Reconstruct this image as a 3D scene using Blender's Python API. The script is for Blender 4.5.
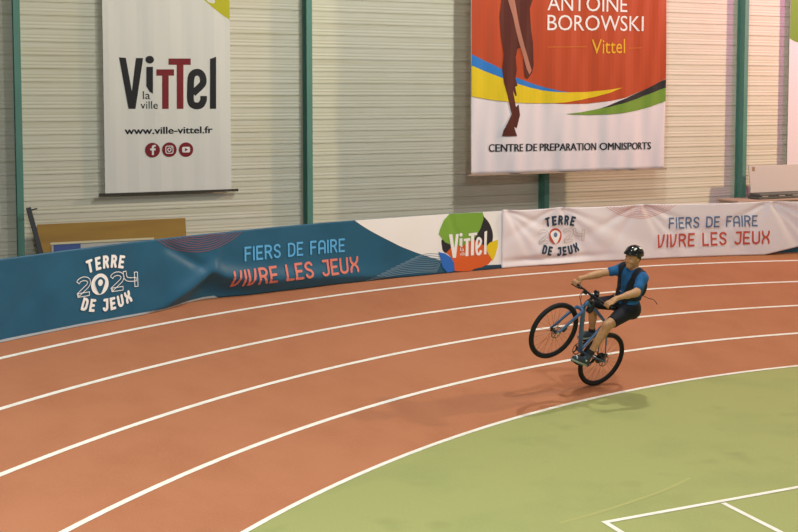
import bpy, bmesh, math, random
import numpy as np
from mathutils import Vector, Matrix
from mathutils.geometry import delaunay_2d_cdt
for _o in list(bpy.data.objects):
    bpy.data.objects.remove(_o)
SC = bpy.context.scene
COL = SC.collection
PI = math.pi
random.seed(4)

# ------------------------------------------------------------------ camera
CAMH, FPX = 3.6, 1112.0
PITCH = math.atan2(68.0, FPX)
cam_d = bpy.data.cameras.new('camera')
cam = bpy.data.objects.new('camera', cam_d)
COL.objects.link(cam)
cam.location = (0, 0, CAMH)
cam.rotation_euler = (PI / 2 - PITCH, 0, 0)
cam_d.sensor_width = 36.0
cam_d.lens = FPX / 798.0 * 36.0
cam_d.shift_x = -11.0 / 798.0
cam_d.shift_y = -101.0 / 798.0
cam_d.clip_start = 0.1
SC.camera = cam

# ------------------------------------------------------------------ world, lamps, exposure
SC.view_settings.view_transform = 'Standard'
SC.view_settings.look = 'None'
SC.view_settings.exposure = 0.0
SC.view_settings.gamma = 1.0
SC.view_settings.use_curve_mapping = False
world = bpy.data.worlds.new('hall_air')
SC.world = world
world.use_nodes = True
wb = world.node_tree.nodes['Background']
wb.inputs['Color'].default_value = (1.0, 0.97, 0.93, 1)
wb.inputs['Strength'].default_value = 0.09

def point_light(name, loc, watts, color, radius=0.2):
    d = bpy.data.lights.new(name, 'POINT')
    d.energy = watts
    d.color = color
    d.shadow_soft_size = radius
    o = bpy.data.objects.new(name, d)
    COL.objects.link(o)
    o.location = loc
    return o
PINK = (1.0, 0.70, 0.60)
CREAM = (1.0, 0.90, 0.66)
point_light('lamp_right_row', (18.9, 20.3, 10.0), 6300, (1.0, 0.74, 0.40), .18)
point_light('lamp_right_wall', (10.16, 21.44, 8.0), 470, (1.0, 0.18, 0.75), .18)
point_light('lamp_above_track', (2.9, 14.2, 9.0), 1060, (1.0, 0.995, 0.93), .15)
point_light('lamp_infield', (4.3, 10.05, 9.0), 800, (1.0, 1.0, 0.98), .15)
point_light('fill_over_stands', (2.0, -3.0, 7.5), 2200, (0.92, 0.97, 1.0), .6)  # added unseen fill from the camera side, whitens barrier, wall and rider
# unseen soft fill added over the near track, beam narrowed off the wall
_d = bpy.data.lights.new('soft_fill', 'AREA')
_d.shape = 'RECTANGLE'; _d.size = 6.0; _d.size_y = 5.0
_d.energy = 385; _d.color = (0.95, 1.0, 0.98); _d.spread = math.radians(125)
soft_fill = bpy.data.objects.new('soft_fill', _d)
COL.objects.link(soft_fill)
soft_fill.location = (-2.0, 6.0, 9.0)

# ------------------------------------------------------------------ materials
def mat(name, col, rough=0.6, metal=0.0, spec=0.5, noise=None, bump=None, coat=0.0):
    m = bpy.data.materials.get(name)
    if m: return m
    m = bpy.data.materials.new(name)
    m.use_nodes = True
    nt = m.node_tree
    b = nt.nodes['Principled BSDF']
    b.inputs['Base Color'].default_value = (*col, 1)
    b.inputs['Roughness'].default_value = rough
    b.inputs['Metallic'].default_value = metal
    b.inputs['Specular IOR Level'].default_value = spec
    b.inputs['Coat Weight'].default_value = coat
    tc = None
    if noise or bump:
        tc = nt.nodes.new('ShaderNodeTexCoord')
    if noise:
        cur = None
        for (scale3, col2, lo, hi, detail) in noise:
            mp = nt.nodes.new('ShaderNodeMapping')
            mp.inputs['Scale'].default_value = scale3
            nt.links.new(tc.outputs['Object'], mp.inputs['Vector'])
            n = nt.nodes.new('ShaderNodeTexNoise')
            n.inputs['Scale'].default_value = 1.0
            n.inputs['Detail'].default_value = detail
            nt.links.new(mp.outputs['Vector'], n.inputs['Vector'])
            r = nt.nodes.new('ShaderNodeMapRange')
            r.inputs['From Min'].default_value = lo
            r.inputs['From Max'].default_value = hi
            nt.links.new(n.outputs['Fac'], r.inputs['Value'])
            mx = nt.nodes.new('ShaderNodeMix')
            mx.data_type = 'RGBA'
            nt.links.new(r.outputs['Result'], mx.inputs['Factor'])
            if cur is None:
                mx.inputs['A'].default_value = (*col, 1)
            else:
                nt.links.new(cur, mx.inputs['A'])
            mx.inputs['B'].default_value = (*col2, 1)
            cur = mx.outputs['Result']
        nt.links.new(cur, b.inputs['Base Color'])
    if bump:
        n = nt.nodes.new('ShaderNodeTexNoise')
        n.inputs['Scale'].default_value = bump[0]
        n.inputs['Detail'].default_value = 3
        nt.links.new(tc.outputs['Object'], n.inputs['Vector'])
        bp = nt.nodes.new('ShaderNodeBump')
        bp.inputs['Strength'].default_value = bump[1]
        bp.inputs['Distance'].default_value = bump[2]
        nt.links.new(n.outputs['Fac'], bp.inputs['Height'])
        nt.links.new(bp.outputs['Normal'], b.inputs['Normal'])
    return m
def srgb(r, g, b):
    f = lambda c: (c / 255 / 12.92) if c <= 10 else ((c / 255 + .055) / 1.055) ** 2.4
    return (f(r), f(g), f(b))
M = {}
M['track'] = mat('track_rubber', (0.44, 0.178, 0.088), 0.85, spec=0.15, noise=[((2.2, 2.2, 2.2), (0.40, 0.155, 0.075), .40, .75, 4), ((90, 90, 90), (0.51, 0.22, 0.12), .52, .85, 2), ((.35, .35, .35), (0.48, 0.20, 0.105), .5, .8, 3)], bump=(220, .35, .004))
M['green'] = mat('green_floor', (0.345, 0.365, 0.135), 0.75, spec=0.15, noise=[((.9, .9, .9), (0.29, 0.325, 0.12), .5, .72, 5), ((40, 40, 40), (0.40, 0.42, 0.165), .55, .9, 2), ((1.7, 1.7, 1), (0.26, 0.285, 0.105), .62, .85, 2)])
M['line'] = mat('line_paint', (0.86, 0.83, 0.74), 0.7, spec=0.2, noise=[((6, 6, 6), (0.78, 0.73, 0.62), .45, .75, 3)])
M['faint'] = mat('worn_line_paint', (0.40, 0.405, 0.145), 0.7, spec=0.2)
M['concrete'] = mat('concrete_floor', (0.28, 0.27, 0.25), 0.8, noise=[((1.5, 1.5, 1.5), (0.22, 0.21, 0.2), .4, .7, 4)])
M['clad'] = mat('wall_cladding', (0.78, 0.76, 0.62), 0.55, spec=0.25, noise=[((.35, 1, 14), (0.68, 0.645, 0.47), .50, .75, 3), ((1.2, 1, 40), (0.83, 0.82, 0.70), .5, .8, 2), ((.9, 1, .7), (0.73, 0.71, 0.56), .52, .8, 4)])
M['steel'] = mat('green_steel', (0.115, 0.29, 0.235), 0.5, spec=0.35, noise=[((3, 3, 1.2), (0.14, 0.33, 0.27), .45, .75, 3)])
M['white_cloth'] = mat('white_vinyl', (0.86, 0.86, 0.80), 0.55, spec=0.3)
M['pink_cloth'] = mat('white_fabric', (0.87, 0.81, 0.86), 0.7, spec=0.2)
M['navy'] = mat('navy_vinyl', (0.023, 0.118, 0.205), 0.42, spec=0.28, noise=[((1.5, 1.5, 1.5), (0.019, 0.096, 0.17), .45, .7, 3)])
M['navy_back'] = mat('vinyl_reverse', (0.55, 0.57, 0.58), 0.6)
M['hem'] = mat('hem_grey', (0.42, 0.46, 0.50), 0.6)
def flat(name, col, rough=0.55): M[name] = mat('print_' + name, col, rough, spec=0.3)
flat('ink_black', (0.022, 0.021, 0.024)); flat('ink_red', (0.24, 0.018, 0.025)); flat('ink_yellowgreen', (0.58, 0.56, 0.015))
flat('ink_orange_red', (0.52, 0.078, 0.026)); flat('ink_yellow', (0.82, 0.62, 0.02)); flat('ink_blue', (0.03, 0.22, 0.66))
flat('ink_green', (0.20, 0.36, 0.05)); flat('ink_brown', (0.10, 0.022, 0.016)); flat('ink_streak', (0.46, 0.20, 0.14)); flat('ink_charcoal', (0.03, 0.03, 0.035))
flat('ink_white', (0.92, 0.915, 0.90)); flat('ink_sky', (0.11, 0.44, 0.80)); flat('ink_coral', (0.74, 0.22, 0.17)); flat('ink_slate', (0.13, 0.20, 0.36))
flat('ink_brick', (0.60, 0.10, 0.07)); flat('ink_navy', (0.028, 0.06, 0.105)); flat('ink_grey', (0.58, 0.52, 0.51)); flat('ink_leaf', (0.21, 0.42, 0.055)); flat('ink_orange', (0.72, 0.13, 0.03))
flat('ink_rose', (0.30, 0.10, 0.13)); flat('ink_rosepale', (0.72, 0.36, 0.33)); flat('ink_lineblue', (0.20, 0.34, 0.46)); flat('ink_gold', (0.85, 0.50, 0.03)); flat('ink_rule', (0.62, 0.16, 0.03))
flat('ink_blueleaf', (0.03, 0.17, 0.62))
M['batten'] = mat('batten_dark', (0.05, 0.045, 0.035), 0.5)
M['batten_wood'] = mat('batten_tan', (0.45, 0.33, 0.24), 0.6)
M['ochre'] = mat('ochre_board', (0.40, 0.23, 0.03), 0.55, noise=[((.8, 1, 6), (0.34, 0.185, 0.025), .4, .7, 3)])
M['cream'] = mat('cream_edge', (0.75, 0.68, 0.45), 0.6)
M['boardblue'] = mat('board_blue', (0.045, 0.09, 0.30), 0.5)
M['boardgrey'] = mat('board_grey', (0.5, 0.5, 0.46), 0.5)
M['blackmetal'] = mat('black_metal', (0.018, 0.018, 0.02), 0.45)
M['panel'] = mat('panel_white', (0.62, 0.59, 0.56), 0.6)
M['tag'] = mat('tag_brown', (0.36, 0.24, 0.14), 0.6)
M['matgrey'] = mat('mat_grey', (0.10, 0.11, 0.105), 0.6, noise=[((5, 5, 5), (0.16, 0.165, 0.155), .5, .75, 3)])
M['beige'] = mat('beige_box', (0.50, 0.37, 0.29), 0.6)
M['barrier'] = mat('barrier_panel', (0.35, 0.33, 0.31), 0.6)
# rider and bicycle
M['skin'] = mat('skin', (0.56, 0.295, 0.14), 0.5, spec=0.35, noise=[((30, 30, 30), (0.50, 0.25, 0.125), .4, .7, 2)])
M['shirt'] = mat('shirt_blue', (0.022, 0.125, 0.30), 0.75, spec=0.2, noise=[((14, 14, 14), (0.017, 0.095, 0.24), .4, .7, 3)])
M['shorts'] = mat('shorts_black', (0.012, 0.013, 0.018), 0.7, spec=0.25)
M['vest'] = mat('vest_black', (0.014, 0.018, 0.026), 0.65, spec=0.3)
M['helmet'] = mat('helmet_black', (0.008, 0.008, 0.009), 0.16, spec=0.6, coat=0.6)
M['strap'] = mat('strap_black', (0.012, 0.012, 0.012), 0.7)
M['hair'] = mat('hair_brown', (0.035, 0.020, 0.012), 0.7)
M['eye'] = mat('eye_dark', (0.03, 0.02, 0.015), 0.3)
M['lip'] = mat('lip', (0.42, 0.17, 0.11), 0.5)
M['sock'] = mat('sock_black', (0.015, 0.016, 0.02), 0.8)
M['shoe'] = mat('shoe_dark', (0.03, 0.045, 0.06), 0.6)
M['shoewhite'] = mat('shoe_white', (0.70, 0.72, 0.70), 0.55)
M['sole'] = mat('shoe_sole', (0.30, 0.34, 0.28), 0.7)
M['frame'] = mat('frame_blue', (0.06, 0.135, 0.27), 0.28, metal=0.25, spec=0.5, coat=0.4)
M['rubber'] = mat('tyre_rubber', (0.012, 0.012, 0.013), 0.75, spec=0.3)
M['alloy_black'] = mat('alloy_black', (0.014, 0.014, 0.016), 0.4, metal=0.3)
M['chrome'] = mat('alloy_silver', (0.55, 0.55, 0.55), 0.3, metal=0.9)
M['disc_steel'] = mat('disc_steel', (0.16, 0.15, 0.14), 0.4, metal=0.7)
M['spoke'] = mat('spoke_steel', (0.12, 0.11, 0.10), 0.4, metal=0.6)

# ------------------------------------------------------------------ mesh helpers
def link(o, parent=None):
    COL.objects.link(o)
    if parent is not None: o.parent = parent
    return o
def mesh_obj(name, verts, faces, m, parent=None, origin=(0, 0, 0), smooth=False, base=None):
    """world-space verts; stored relative to origin (or to base of the parent)"""
    ox = np.array(base if base is not None else origin, float)
    v = np.asarray(verts, float) - ox
    me = bpy.data.meshes.new(name)
    me.from_pydata(v.tolist(), [], [list(map(int, f)) for f in faces])
    me.update()
    if smooth: me.polygons.foreach_set('use_smooth', [True] * len(me.polygons))
    me.materials.append(M[m] if isinstance(m, str) else m)
    o = bpy.data.objects.new(name, me)
    link(o, parent)
    if parent is None: o.location = origin
    return o
def empty(name, loc, label=None, cat=None, group=None):
    o = bpy.data.objects.new(name, None)
    o.empty_display_size = 0.1
    COL.objects.link(o)
    o.location = loc
    if label: tag(o, label, cat, group)
    return o
def tag(o, label, cat, group=None):
    o['label'] = label; o['category'] = cat
    if group: o['group'] = group
    return o
def struct(o, label=None, cat=None):
    o['kind'] = 'structure'
    if label: o['label'] = label
    if cat: o['category'] = cat
    return o
class MB:
    def __init__(s): s.v = []; s.f = []
    def add(s, vs, fs):
        n = len(s.v)
        s.v += [tuple(map(float, p)) for p in vs]
        s.f += [[n + i for i in f] for f in fs]
    def hexa(s, c):      # 8 corners: bottom 4 ccw, top 4 ccw
        s.add(c, [(3, 2, 1, 0), (4, 5, 6, 7), (0, 1, 5, 4), (1, 2, 6, 5), (2, 3, 7, 6), (3, 0, 4, 7)])
    def tube(s, pts, r, n=10, cap=True):
        pts = [np.array(p, float) for p in pts]
        rs = r if hasattr(r, '__len__') else [r] * len(pts)
        rings = []
        ref = None
        for i, p in enumerate(pts):
            d = pts[min(i + 1, len(pts) - 1)] - pts[max(i - 1, 0)]
            d /= np.linalg.norm(d) + 1e-12
            if ref is None:
                ref = np.array([0, 0, 1.0]) if abs(d[2]) < .9 else np.array([1.0, 0, 0])
            a = np.cross(d, ref); a /= np.linalg.norm(a) + 1e-12
            b = np.cross(a, d); ref = b
            rings.append([p + rs[i] * (math.cos(2 * PI * k / n) * a + math.sin(2 * PI * k / n) * b) for k in range(n)])
        vs = [q for g in rings for q in g]
        fs = []
        for i in range(len(pts) - 1):
            for k in range(n):
                k2 = (k + 1) % n
                fs.append((i * n + k, (i + 1) * n + k, (i + 1) * n + k2, i * n + k2))
        if cap:
            fs.append(tuple(range(n))); fs.append(tuple((len(pts) - 1) * n + k for k in reversed(range(n))))
        s.add(vs, fs)
    def torus(s, c, ax, ex, R, r, n=64, m=10, sq=1.0):
        c = np.array(c, float); ax = np.array(ax, float); ex = np.array(ex, float)
        ey = np.cross(ax, ex)
        vs = []; fs = []
        for i in range(n):
            t = 2 * PI * i / n
            d = math.cos(t) * ex + math.sin(t) * ey
            for k in range(m):
                u = 2 * PI * k / m
                vs.append(c + d * (R + r * math.cos(u)) + ax * r * sq * math.sin(u))
        for i in range(n):
            for k in range(m):
                i2 = (i + 1) % n; k2 = (k + 1) % m
                fs.append((i * m + k, i2 * m + k, i2 * m + k2, i * m + k2))
        s.add(vs, fs)
    def disc(s, c, ax, ex, r, t, n=24):
        c = np.array(c, float); ax = np.array(ax, float)
        s.tube([c - ax * t / 2, c + ax * t / 2], r, n)
    def build(s, name, m, parent=None, origin=(0, 0, 0), base=None, smooth=True, bevel=None):
        o = mesh_obj(name, s.v, s.f, m, parent, origin, smooth, base)
        if smooth:
            try: o.data.set_sharp_from_angle(angle=math.radians(40))
            except Exception: pass
        if bevel:
            b = o.modifiers.new('bevel', 'BEVEL'); b.width = bevel; b.segments = 2; b.limit_method = 'ANGLE'
        return o
def box_mb(o, ex, ey, ez, dims, mb=None):
    """box with corner at o spanning dims along unit vectors"""
    mb = mb or MB()
    o = np.array(o, float); ex, ey, ez = [np.array(a, float) for a in (ex, ey, ez)]
    a, b, c = dims
    mb.hexa([o, o + ex * a, o + ex * a + ey * b, o + ey * b, o + ez * c, o + ex * a + ez * c, o + ex * a + ey * b + ez * c, o + ey * b + ez * c])
    return mb
def sheet(fn, us, vs, th):
    """a cloth with real thickness: fn(u, v, off) -> point"""
    nu, nv = len(us), len(vs)
    V = [fn(u, v, th) for u in us for v in vs] + [fn(u, v, 0.0) for u in us for v in vs]
    F = []
    N = nu * nv
    for i in range(nu - 1):
        for j in range(nv - 1):
            a, b, c, d = i * nv + j, (i + 1) * nv + j, (i + 1) * nv + j + 1, i * nv + j + 1
            F.append((a, b, c, d)); F.append((N + d, N + c, N + b, N + a))
    for i in range(nu - 1):
        a, b = i * nv, (i + 1) * nv
        F.append((N + a, N + b, b, a))
        a, b = i * nv + nv - 1, (i + 1) * nv + nv - 1
        F.append((a, b, N + b, N + a))
    for j in range(nv - 1):
        F.append((j, j + 1, N + j + 1, N + j))
        a = (nu - 1) * nv + j
        F.append((N + a, N + a + 1, a + 1, a))
    return V, F

# ------------------------------------------------------------------ printed shapes and letters
def in_poly(p, poly):
    x, y = p; c = False
    for i in range(len(poly)):
        x1, y1 = poly[i - 1]; x2, y2 = poly[i]
        if (y1 > y) != (y2 > y) and x < (x2 - x1) * (y - y1) / (y2 - y1) + x1: c = not c
    return c
def fill(poly, step=None):
    pts = []
    n = len(poly)
    for i in range(n):                      # subdivide the outline
        a, b = poly[i], poly[(i + 1) % n]
        L = math.dist(a, b)
        k = max(1, int(math.ceil(L / step))) if step else 1
        for j in range(k): pts.append((a[0] + (b[0] - a[0]) * j / k, a[1] + (b[1] - a[1]) * j / k))
    nb = len(pts)
    edges = [(i, (i + 1) % nb) for i in range(nb)]
    if step:
        xs = [p[0] for p in pts]; ys = [p[1] for p in pts]
        y = min(ys) + step / 2
        while y < max(ys):
            x = min(xs) + step / 2
            while x < max(xs):
                if in_poly((x, y), poly): pts.append((x, y))
                x += step
            y += step
    r = delaunay_2d_cdt([Vector(p) for p in pts], edges, [list(range(nb))], 1, 1e-5)
    vs = [(p.x, p.y) for p in r[0]]
    fs = []
    for f in r[2]:
        cx = sum(vs[i][0] for i in f) / len(f); cy = sum(vs[i][1] for i in f) / len(f)
        if in_poly((cx, cy), poly): fs.append(tuple(f))
    return vs, fs
def smooth_closed(poly, k=4):
    n = len(poly); out = []
    for i in range(n):
        p0, p1, p2, p3 = [np.array(poly[(i + j) % n]) for j in (-1, 0, 1, 2)]
        for j in range(k):
            t = j / k
            out.append(tuple(.5 * ((2 * p1) + (p2 - p0) * t + (2 * p0 - 5 * p1 + 4 * p2 - p3) * t * t + (3 * p1 - p0 - 3 * p2 + p3) * t ** 3)))
    return out
def smooth_open(pts, k=5):
    pts = [np.array(p, float) for p in pts]
    P = [2 * pts[0] - pts[1]] + pts + [2 * pts[-1] - pts[-2]]
    out = []
    for i in range(1, len(P) - 2):
        p0, p1, p2, p3 = P[i - 1], P[i], P[i + 1], P[i + 2]
        for j in range(k):
            t = j / k
            out.append(tuple(.5 * ((2 * p1) + (p2 - p0) * t + (2 * p0 - 5 * p1 + 4 * p2 - p3) * t * t + (3 * p1 - p0 - 3 * p2 + p3) * t ** 3)))
    out.append(tuple(pts[-1]))
    return out
class Print:
    """2-D shapes gathered in sheet coordinates and laid on a sheet by its map"""
    def __init__(s): s.v = []; s.f = []
    def add(s, vs, fs):
        n = len(s.v); s.v += list(vs); s.f += [tuple(n + i for i in f) for f in fs]
    def poly(s, p, step=None): s.add(*fill(p, step)); return s
    def disc(s, c, r, n=24, ry=None):
        ry = ry or r
        s.add([(c[0] + r * math.cos(2 * PI * i / n), c[1] + ry * math.sin(2 * PI * i / n)) for i in range(n)], [tuple(range(n))]); return s
    def ring(s, c, r1, r2, n=32, ry1=None, ry2=None):
        ry1 = ry1 or r1; ry2 = ry2 or r2
        vs = []
        for i in range(n):
            a = 2 * PI * i / n
            vs += [(c[0] + r1 * math.cos(a), c[1] + ry1 * math.sin(a)), (c[0] + r2 * math.cos(a), c[1] + ry2 * math.sin(a))]
        s.add(vs, [(2 * i, 2 * i + 1, (2 * i + 3) % (2 * n), (2 * i + 2) % (2 * n)) for i in range(n)]); return s
    def stroke(s, pts, w, maxlen=None, cap=True, n=8):
        if maxlen:
            q = [pts[0]]
            for a, b in zip(pts, pts[1:]):
                k = max(1, int(math.ceil(math.dist(a, b) / maxlen)))
                for j in range(1, k + 1): q.append((a[0] + (b[0] - a[0]) * j / k, a[1] + (b[1] - a[1]) * j / k))
            pts = q
        # one mitred ribbon
        P = [np.array(p, float) for p in pts]
        vs = []
        for i, p in enumerate(P):
            d1 = P[i] - P[i - 1] if i else P[1] - P[0]
            d2 = P[i + 1] - P[i] if i < len(P) - 1 else d1
            d1 = d1 / (np.linalg.norm(d1) + 1e-9); d2 = d2 / (np.linalg.norm(d2) + 1e-9)
            t = d1 + d2
            if np.linalg.norm(t) < 1e-6: t = d1
            t = t / np.linalg.norm(t)
            nrm = np.array([-t[1], t[0]])
            c = max(.5, nrm @ np.array([-d1[1], d1[0]]))
            vs += [tuple(p + nrm * w / 2 / c), tuple(p - nrm * w / 2 / c)]
        s.add(vs, [(2 * i, 2 * i + 1, 2 * i + 3, 2 * i + 2) for i in range(len(P) - 1)])
        if cap:
            for p, d in ((P[0], P[0] - P[1]), (P[-1], P[-1] - P[-2])):
                a0 = math.atan2(d[1], d[0])
                s.add([(p[0] + w / 2 * math.cos(a0 - PI / 2 + PI * i / n), p[1] + w / 2 * math.sin(a0 - PI / 2 + PI * i / n)) for i in range(n + 1)], [tuple(range(n + 1))])
        return s
    def lay(s, name, fn, off, m, parent, base):
        return mesh_obj(name, [fn(u, v, off) for u, v in s.v], s.f, m, parent, base=base)
def arc(cx, cy, rx, ry, a0, a1, n=8):
    return [(cx + rx * math.cos(math.radians(a0 + (a1 - a0) * i / n)), cy + ry * math.sin(math.radians(a0 + (a1 - a0) * i / n))) for i in range(n + 1)]
GL = {   # one-line letters, height 1: (width, strokes)
 'F': (.42, [[(0, 0), (0, 1), (.42, 1)], [(0, .52), (.36, .52)]]),
 'I': (.0, [[(0, 0), (0, 1)]]),
 'E': (.42, [[(.42, 0), (0, 0), (0, 1), (.42, 1)], [(0, .5), (.36, .5)]]),
 'R': (.48, [[(0, 0), (0, 1), (.22, 1)] + arc(.22, .75, .24, .25, 80, -90) + [(0, .5)], [(.2, .5), (.3, .42), (.48, 0)]]),
 'S': (.46, [arc(.23, .76, .22, .24, 20, 180, 8) + [(.02, .7), (.1, .57), (.36, .44), (.44, .3)] + arc(.23, .24, .22, .24, 0, -165, 8)]),
 'D': (.5, [[(0, 0), (0, 1), (.2, 1)] + arc(.2, .7, .3, .3, 80, 0, 5) + arc(.2, .3, .3, .3, 0, -80, 5) + [(.2, 0), (0, 0)]]),
 'A': (.5, [[(0, 0), (0, .72)] + arc(.25, .72, .25, .28, 170, 10, 8) + [(.5, .72), (.5, 0)], [(0, .38), (.5, .38)]]),
 'V': (.46, [[(0, 1), (.03, .02), (.13, .02)] + smooth_open([(.13, .02), (.27, .16), (.38, .55), (.44, 1)], 4)[1:]]),
 'L': (.40, [[(0, 1), (0, 0), (.40, 0)]]),
 'J': (.42, [[(.08, 1), (.42, 1), (.42, .24)] + arc(.21, .24, .21, .24, -10, -160, 8)]),
 'U': (.5, [[(0, 1), (0, .26)] + arc(.25, .26, .25, .26, 190, 350, 8) + [(.5, .26), (.5, 1)]]),
 'X': (.5, [smooth_open([(0, 1), (.02, .78), (.12, .6), (.25, .5), (.38, .6), (.48, .78), (.5, 1)], 3), smooth_open([(0, 0), (.02, .22), (.12, .4), (.25, .5), (.38, .4), (.48, .22), (.5, 0)], 3)]),
 'T': (.56, [[(0, 1), (.56, 1)], [(.28, 1), (.28, 0)]]),
 '2': (.5, [arc(.25, .72, .24, .27, 165, -20, 8) + [(.42, .5), (.02, .02), (.02, 0), (.5, 0)]]),
 '4': (.52, [smooth_open([(.0, 1), (.03, .62), (.14, .46), (.34, .40), (.5, .40)], 3), [(.5, .85), (.5, -.08)]]),
 ' ': (.22, []),
}
def line_text(pr, s, x0, x1, ya, yb, h, w, sp=.26, maxlen=.05):
    """s drawn from x0 to x1, baseline ya (left) to yb (right), letter height h, stroke w"""
    tot = sum(GL[c][0] + sp for c in s) - sp
    k = (x1 - x0 - w) / tot
    x = 0
    for c in s:
        gw, st = GL[c]
        for q in st:
            P = []
            for (u, v) in q:
                X = x0 + w / 2 + (x + u) * k
                P.append((X, ya + (yb - ya) * (X - x0) / (x1 - x0) + w / 2 + v * (h - w)))
            pr.stroke(P, w, maxlen)
        x += gw + sp
    return pr
def arc_text(pr, s, cx, cy, R, mid, span, h, w, up=True, kx=.62):
    """letters set around an arc"""
    n = len(s)
    tot = sum(GL[c][0] + .3 for c in s) - .3
    x = 0
    for c in s:
        gw, st = GL[c]
        t = ((x + gw / 2) / tot - .5) * span
        a = mid - t if up else mid + t
        ex = np.array([math.sin(math.radians(a)), -math.cos(math.radians(a))]); ey = np.array([math.cos(math.radians(a)), math.sin(math.radians(a))])
        if not up: ex, ey = -ex, -ey
        o = np.array([cx, cy]) + R * np.array([math.cos(math.radians(a)), math.sin(math.radians(a))])
        for q in st:
            pr.stroke([tuple(o + ex * (u - gw / 2) * h * kx * 1.35 + ey * (v * h - h / 2)) for u, v in q], w)
        x += gw + .3
    return pr
def font_text(pr, body, x0, x1, ya, yb, h, bold=0.0):
    """plain sans lettering fitted between x0 and x1, baseline ya..yb"""
    cu = bpy.data.curves.new('t', 'FONT')
    cu.body = body; cu.offset = bold; cu.resolution_u = 3
    ob = bpy.data.objects.new('t', cu)
    COL.objects.link(ob)
    dg = bpy.context.evaluated_depsgraph_get()
    me = ob.evaluated_get(dg).to_mesh()
    vs = [(v.co.x, v.co.y) for v in me.vertices]
    fs = [tuple(p.vertices) for p in me.polygons]
    ob.evaluated_get(dg).to_mesh_clear()
    bpy.data.objects.remove(ob); bpy.data.curves.remove(cu)
    mx0 = min(v[0] for v in vs); mx1 = max(v[0] for v in vs); my1 = max(v[1] for v in vs)
    k = (x1 - x0) / (mx1 - mx0)
    out = []
    for (u, v) in vs:
        X = x0 + (u - mx0) * k
        out.append((X, ya + (yb - ya) * (X - x0) / (x1 - x0) + v / my1 * h))
    pr.add(out, fs)
    return pr

# ------------------------------------------------------------------ measured plan of the hall (metres)
TR, TXC, TYC, LW, B0, B1 = 12.207, 9.392, 3.246, 0.996, 0.199, 0.019   # bend radius and centre, lane width, bank angle
def bank_angle(th): return B0 + B1 * (th - 2.0)
def track_pt(n, th, lift=0.0):
    b = bank_angle(th)
    r = TR + n * LW * math.cos(b)
    return (TXC + r * math.cos(th), TYC + r * math.sin(th), max(0.0, n) * LW * math.sin(b) + lift)
EW = np.array([0.91308425, 0.40777096, 0.0]); NW = np.array([0.40777096, -0.91308425, 0.0]); PW = np.array([-1.96657943, 20.39827106, 0.0])
ZU = np.array([0, 0, 1.0])
def wallpt(t, off, z): return PW + EW * t + NW * off + ZU * z

TH_A, TH_B = 1.25, 3.05
ths = [TH_A + (TH_B - TH_A) * i / 120 for i in range(121)]
# banked track with its outer skirt
def ring_strip(n0, n1, lift, name, m, parent=None, steps=1, thick=0.0):
    ns = [n0 + (n1 - n0) * j / steps for j in range(steps + 1)]
    V = [track_pt(n, th, lift) for th in ths for n in ns]
    k = len(ns)
    F = [(i * k + j, i * k + j + 1, (i + 1) * k + j + 1, (i + 1) * k + j) for i in range(len(ths) - 1) for j in range(k - 1)]
    return V, F
V, F = ring_strip(0, 4.98, 0.0, '', '', steps=20)
k = 21; n0 = len(V)
for i, th in enumerate(ths):
    x, y, z = track_pt(4.98, th); V.append((x, y, 0.0))
for i in range(len(ths) - 1):
    F.append((i * k + 20, n0 + i, n0 + i + 1, (i + 1) * k + 20))
track = struct(mesh_obj('floor_track', V, [f[::-1] for f in F], 'track', smooth=False))
for q in range(5):
    n = q
    V, F = ring_strip(n - .026, n + .026, 0.004, '', '')
    ln = mesh_obj('lane_line', V, [f[::-1] for f in F], 'line', track)
# green infield and the concrete outside
V = [(TXC, TYC, 0.0)] + [(TXC + TR * math.cos(t), TYC + TR * math.sin(t), 0.0) for t in ths]
V += [(x, y, 0.0) for x, y in ((-9, -12), (34, -12), (34, 14.8))]
infield = struct(mesh_obj('floor', V, [(0, i, i + 1) for i in range(1, len(V) - 1)] + [(0, len(V) - 1, 1)], 'green'))
for f in infield.data.polygons: pass
def floor_line(pts, w, m, name='court_line', lift=0.004):
    pr = Print().stroke(pts, w, .3, cap=False)
    o = mesh_obj(name, [(u, v, lift) for u, v in pr.v], pr.f, m, infield)
    return o
c0, c1, c2, c3 = [np.array(p) for p in ((1.631, 9.214), (3.585, 10.072), (2.768, 9.694), (3.074, 9.017))]
dx = (c1 - c0) / np.linalg.norm(c1 - c0); dy = np.array([dx[1], -dx[0]])
floor_line([c0 - dx * .0, c0 + dx * 9], .05, 'line')
floor_line([c0 + dx * .025 + dy * .026, c0 + dx * .025 + dy * 6], .05, 'line')
floor_line([c2 + dy * .026, c2 + dy * 6], .05, 'line')
floor_line([c0 + dx * 7.5, c0 + dx * 7.5 + dy * 6], .05, 'line')
floor_line(smooth_open([(1.27, 9.212), (1.651, 9.462), (2.064, 9.775), (2.34, 10.004), (2.651, 10.326)], 5), .035, 'faint', 'worn_line', .0015)
conc = [wallpt(-16, 0, -.02), wallpt(24, 0, -.02), wallpt(24, 30, -.02), wallpt(-16, 30, -.02)]
struct(mesh_obj('floor_concrete', conc, [(3, 2, 1, 0)], 'concrete'))

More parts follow.
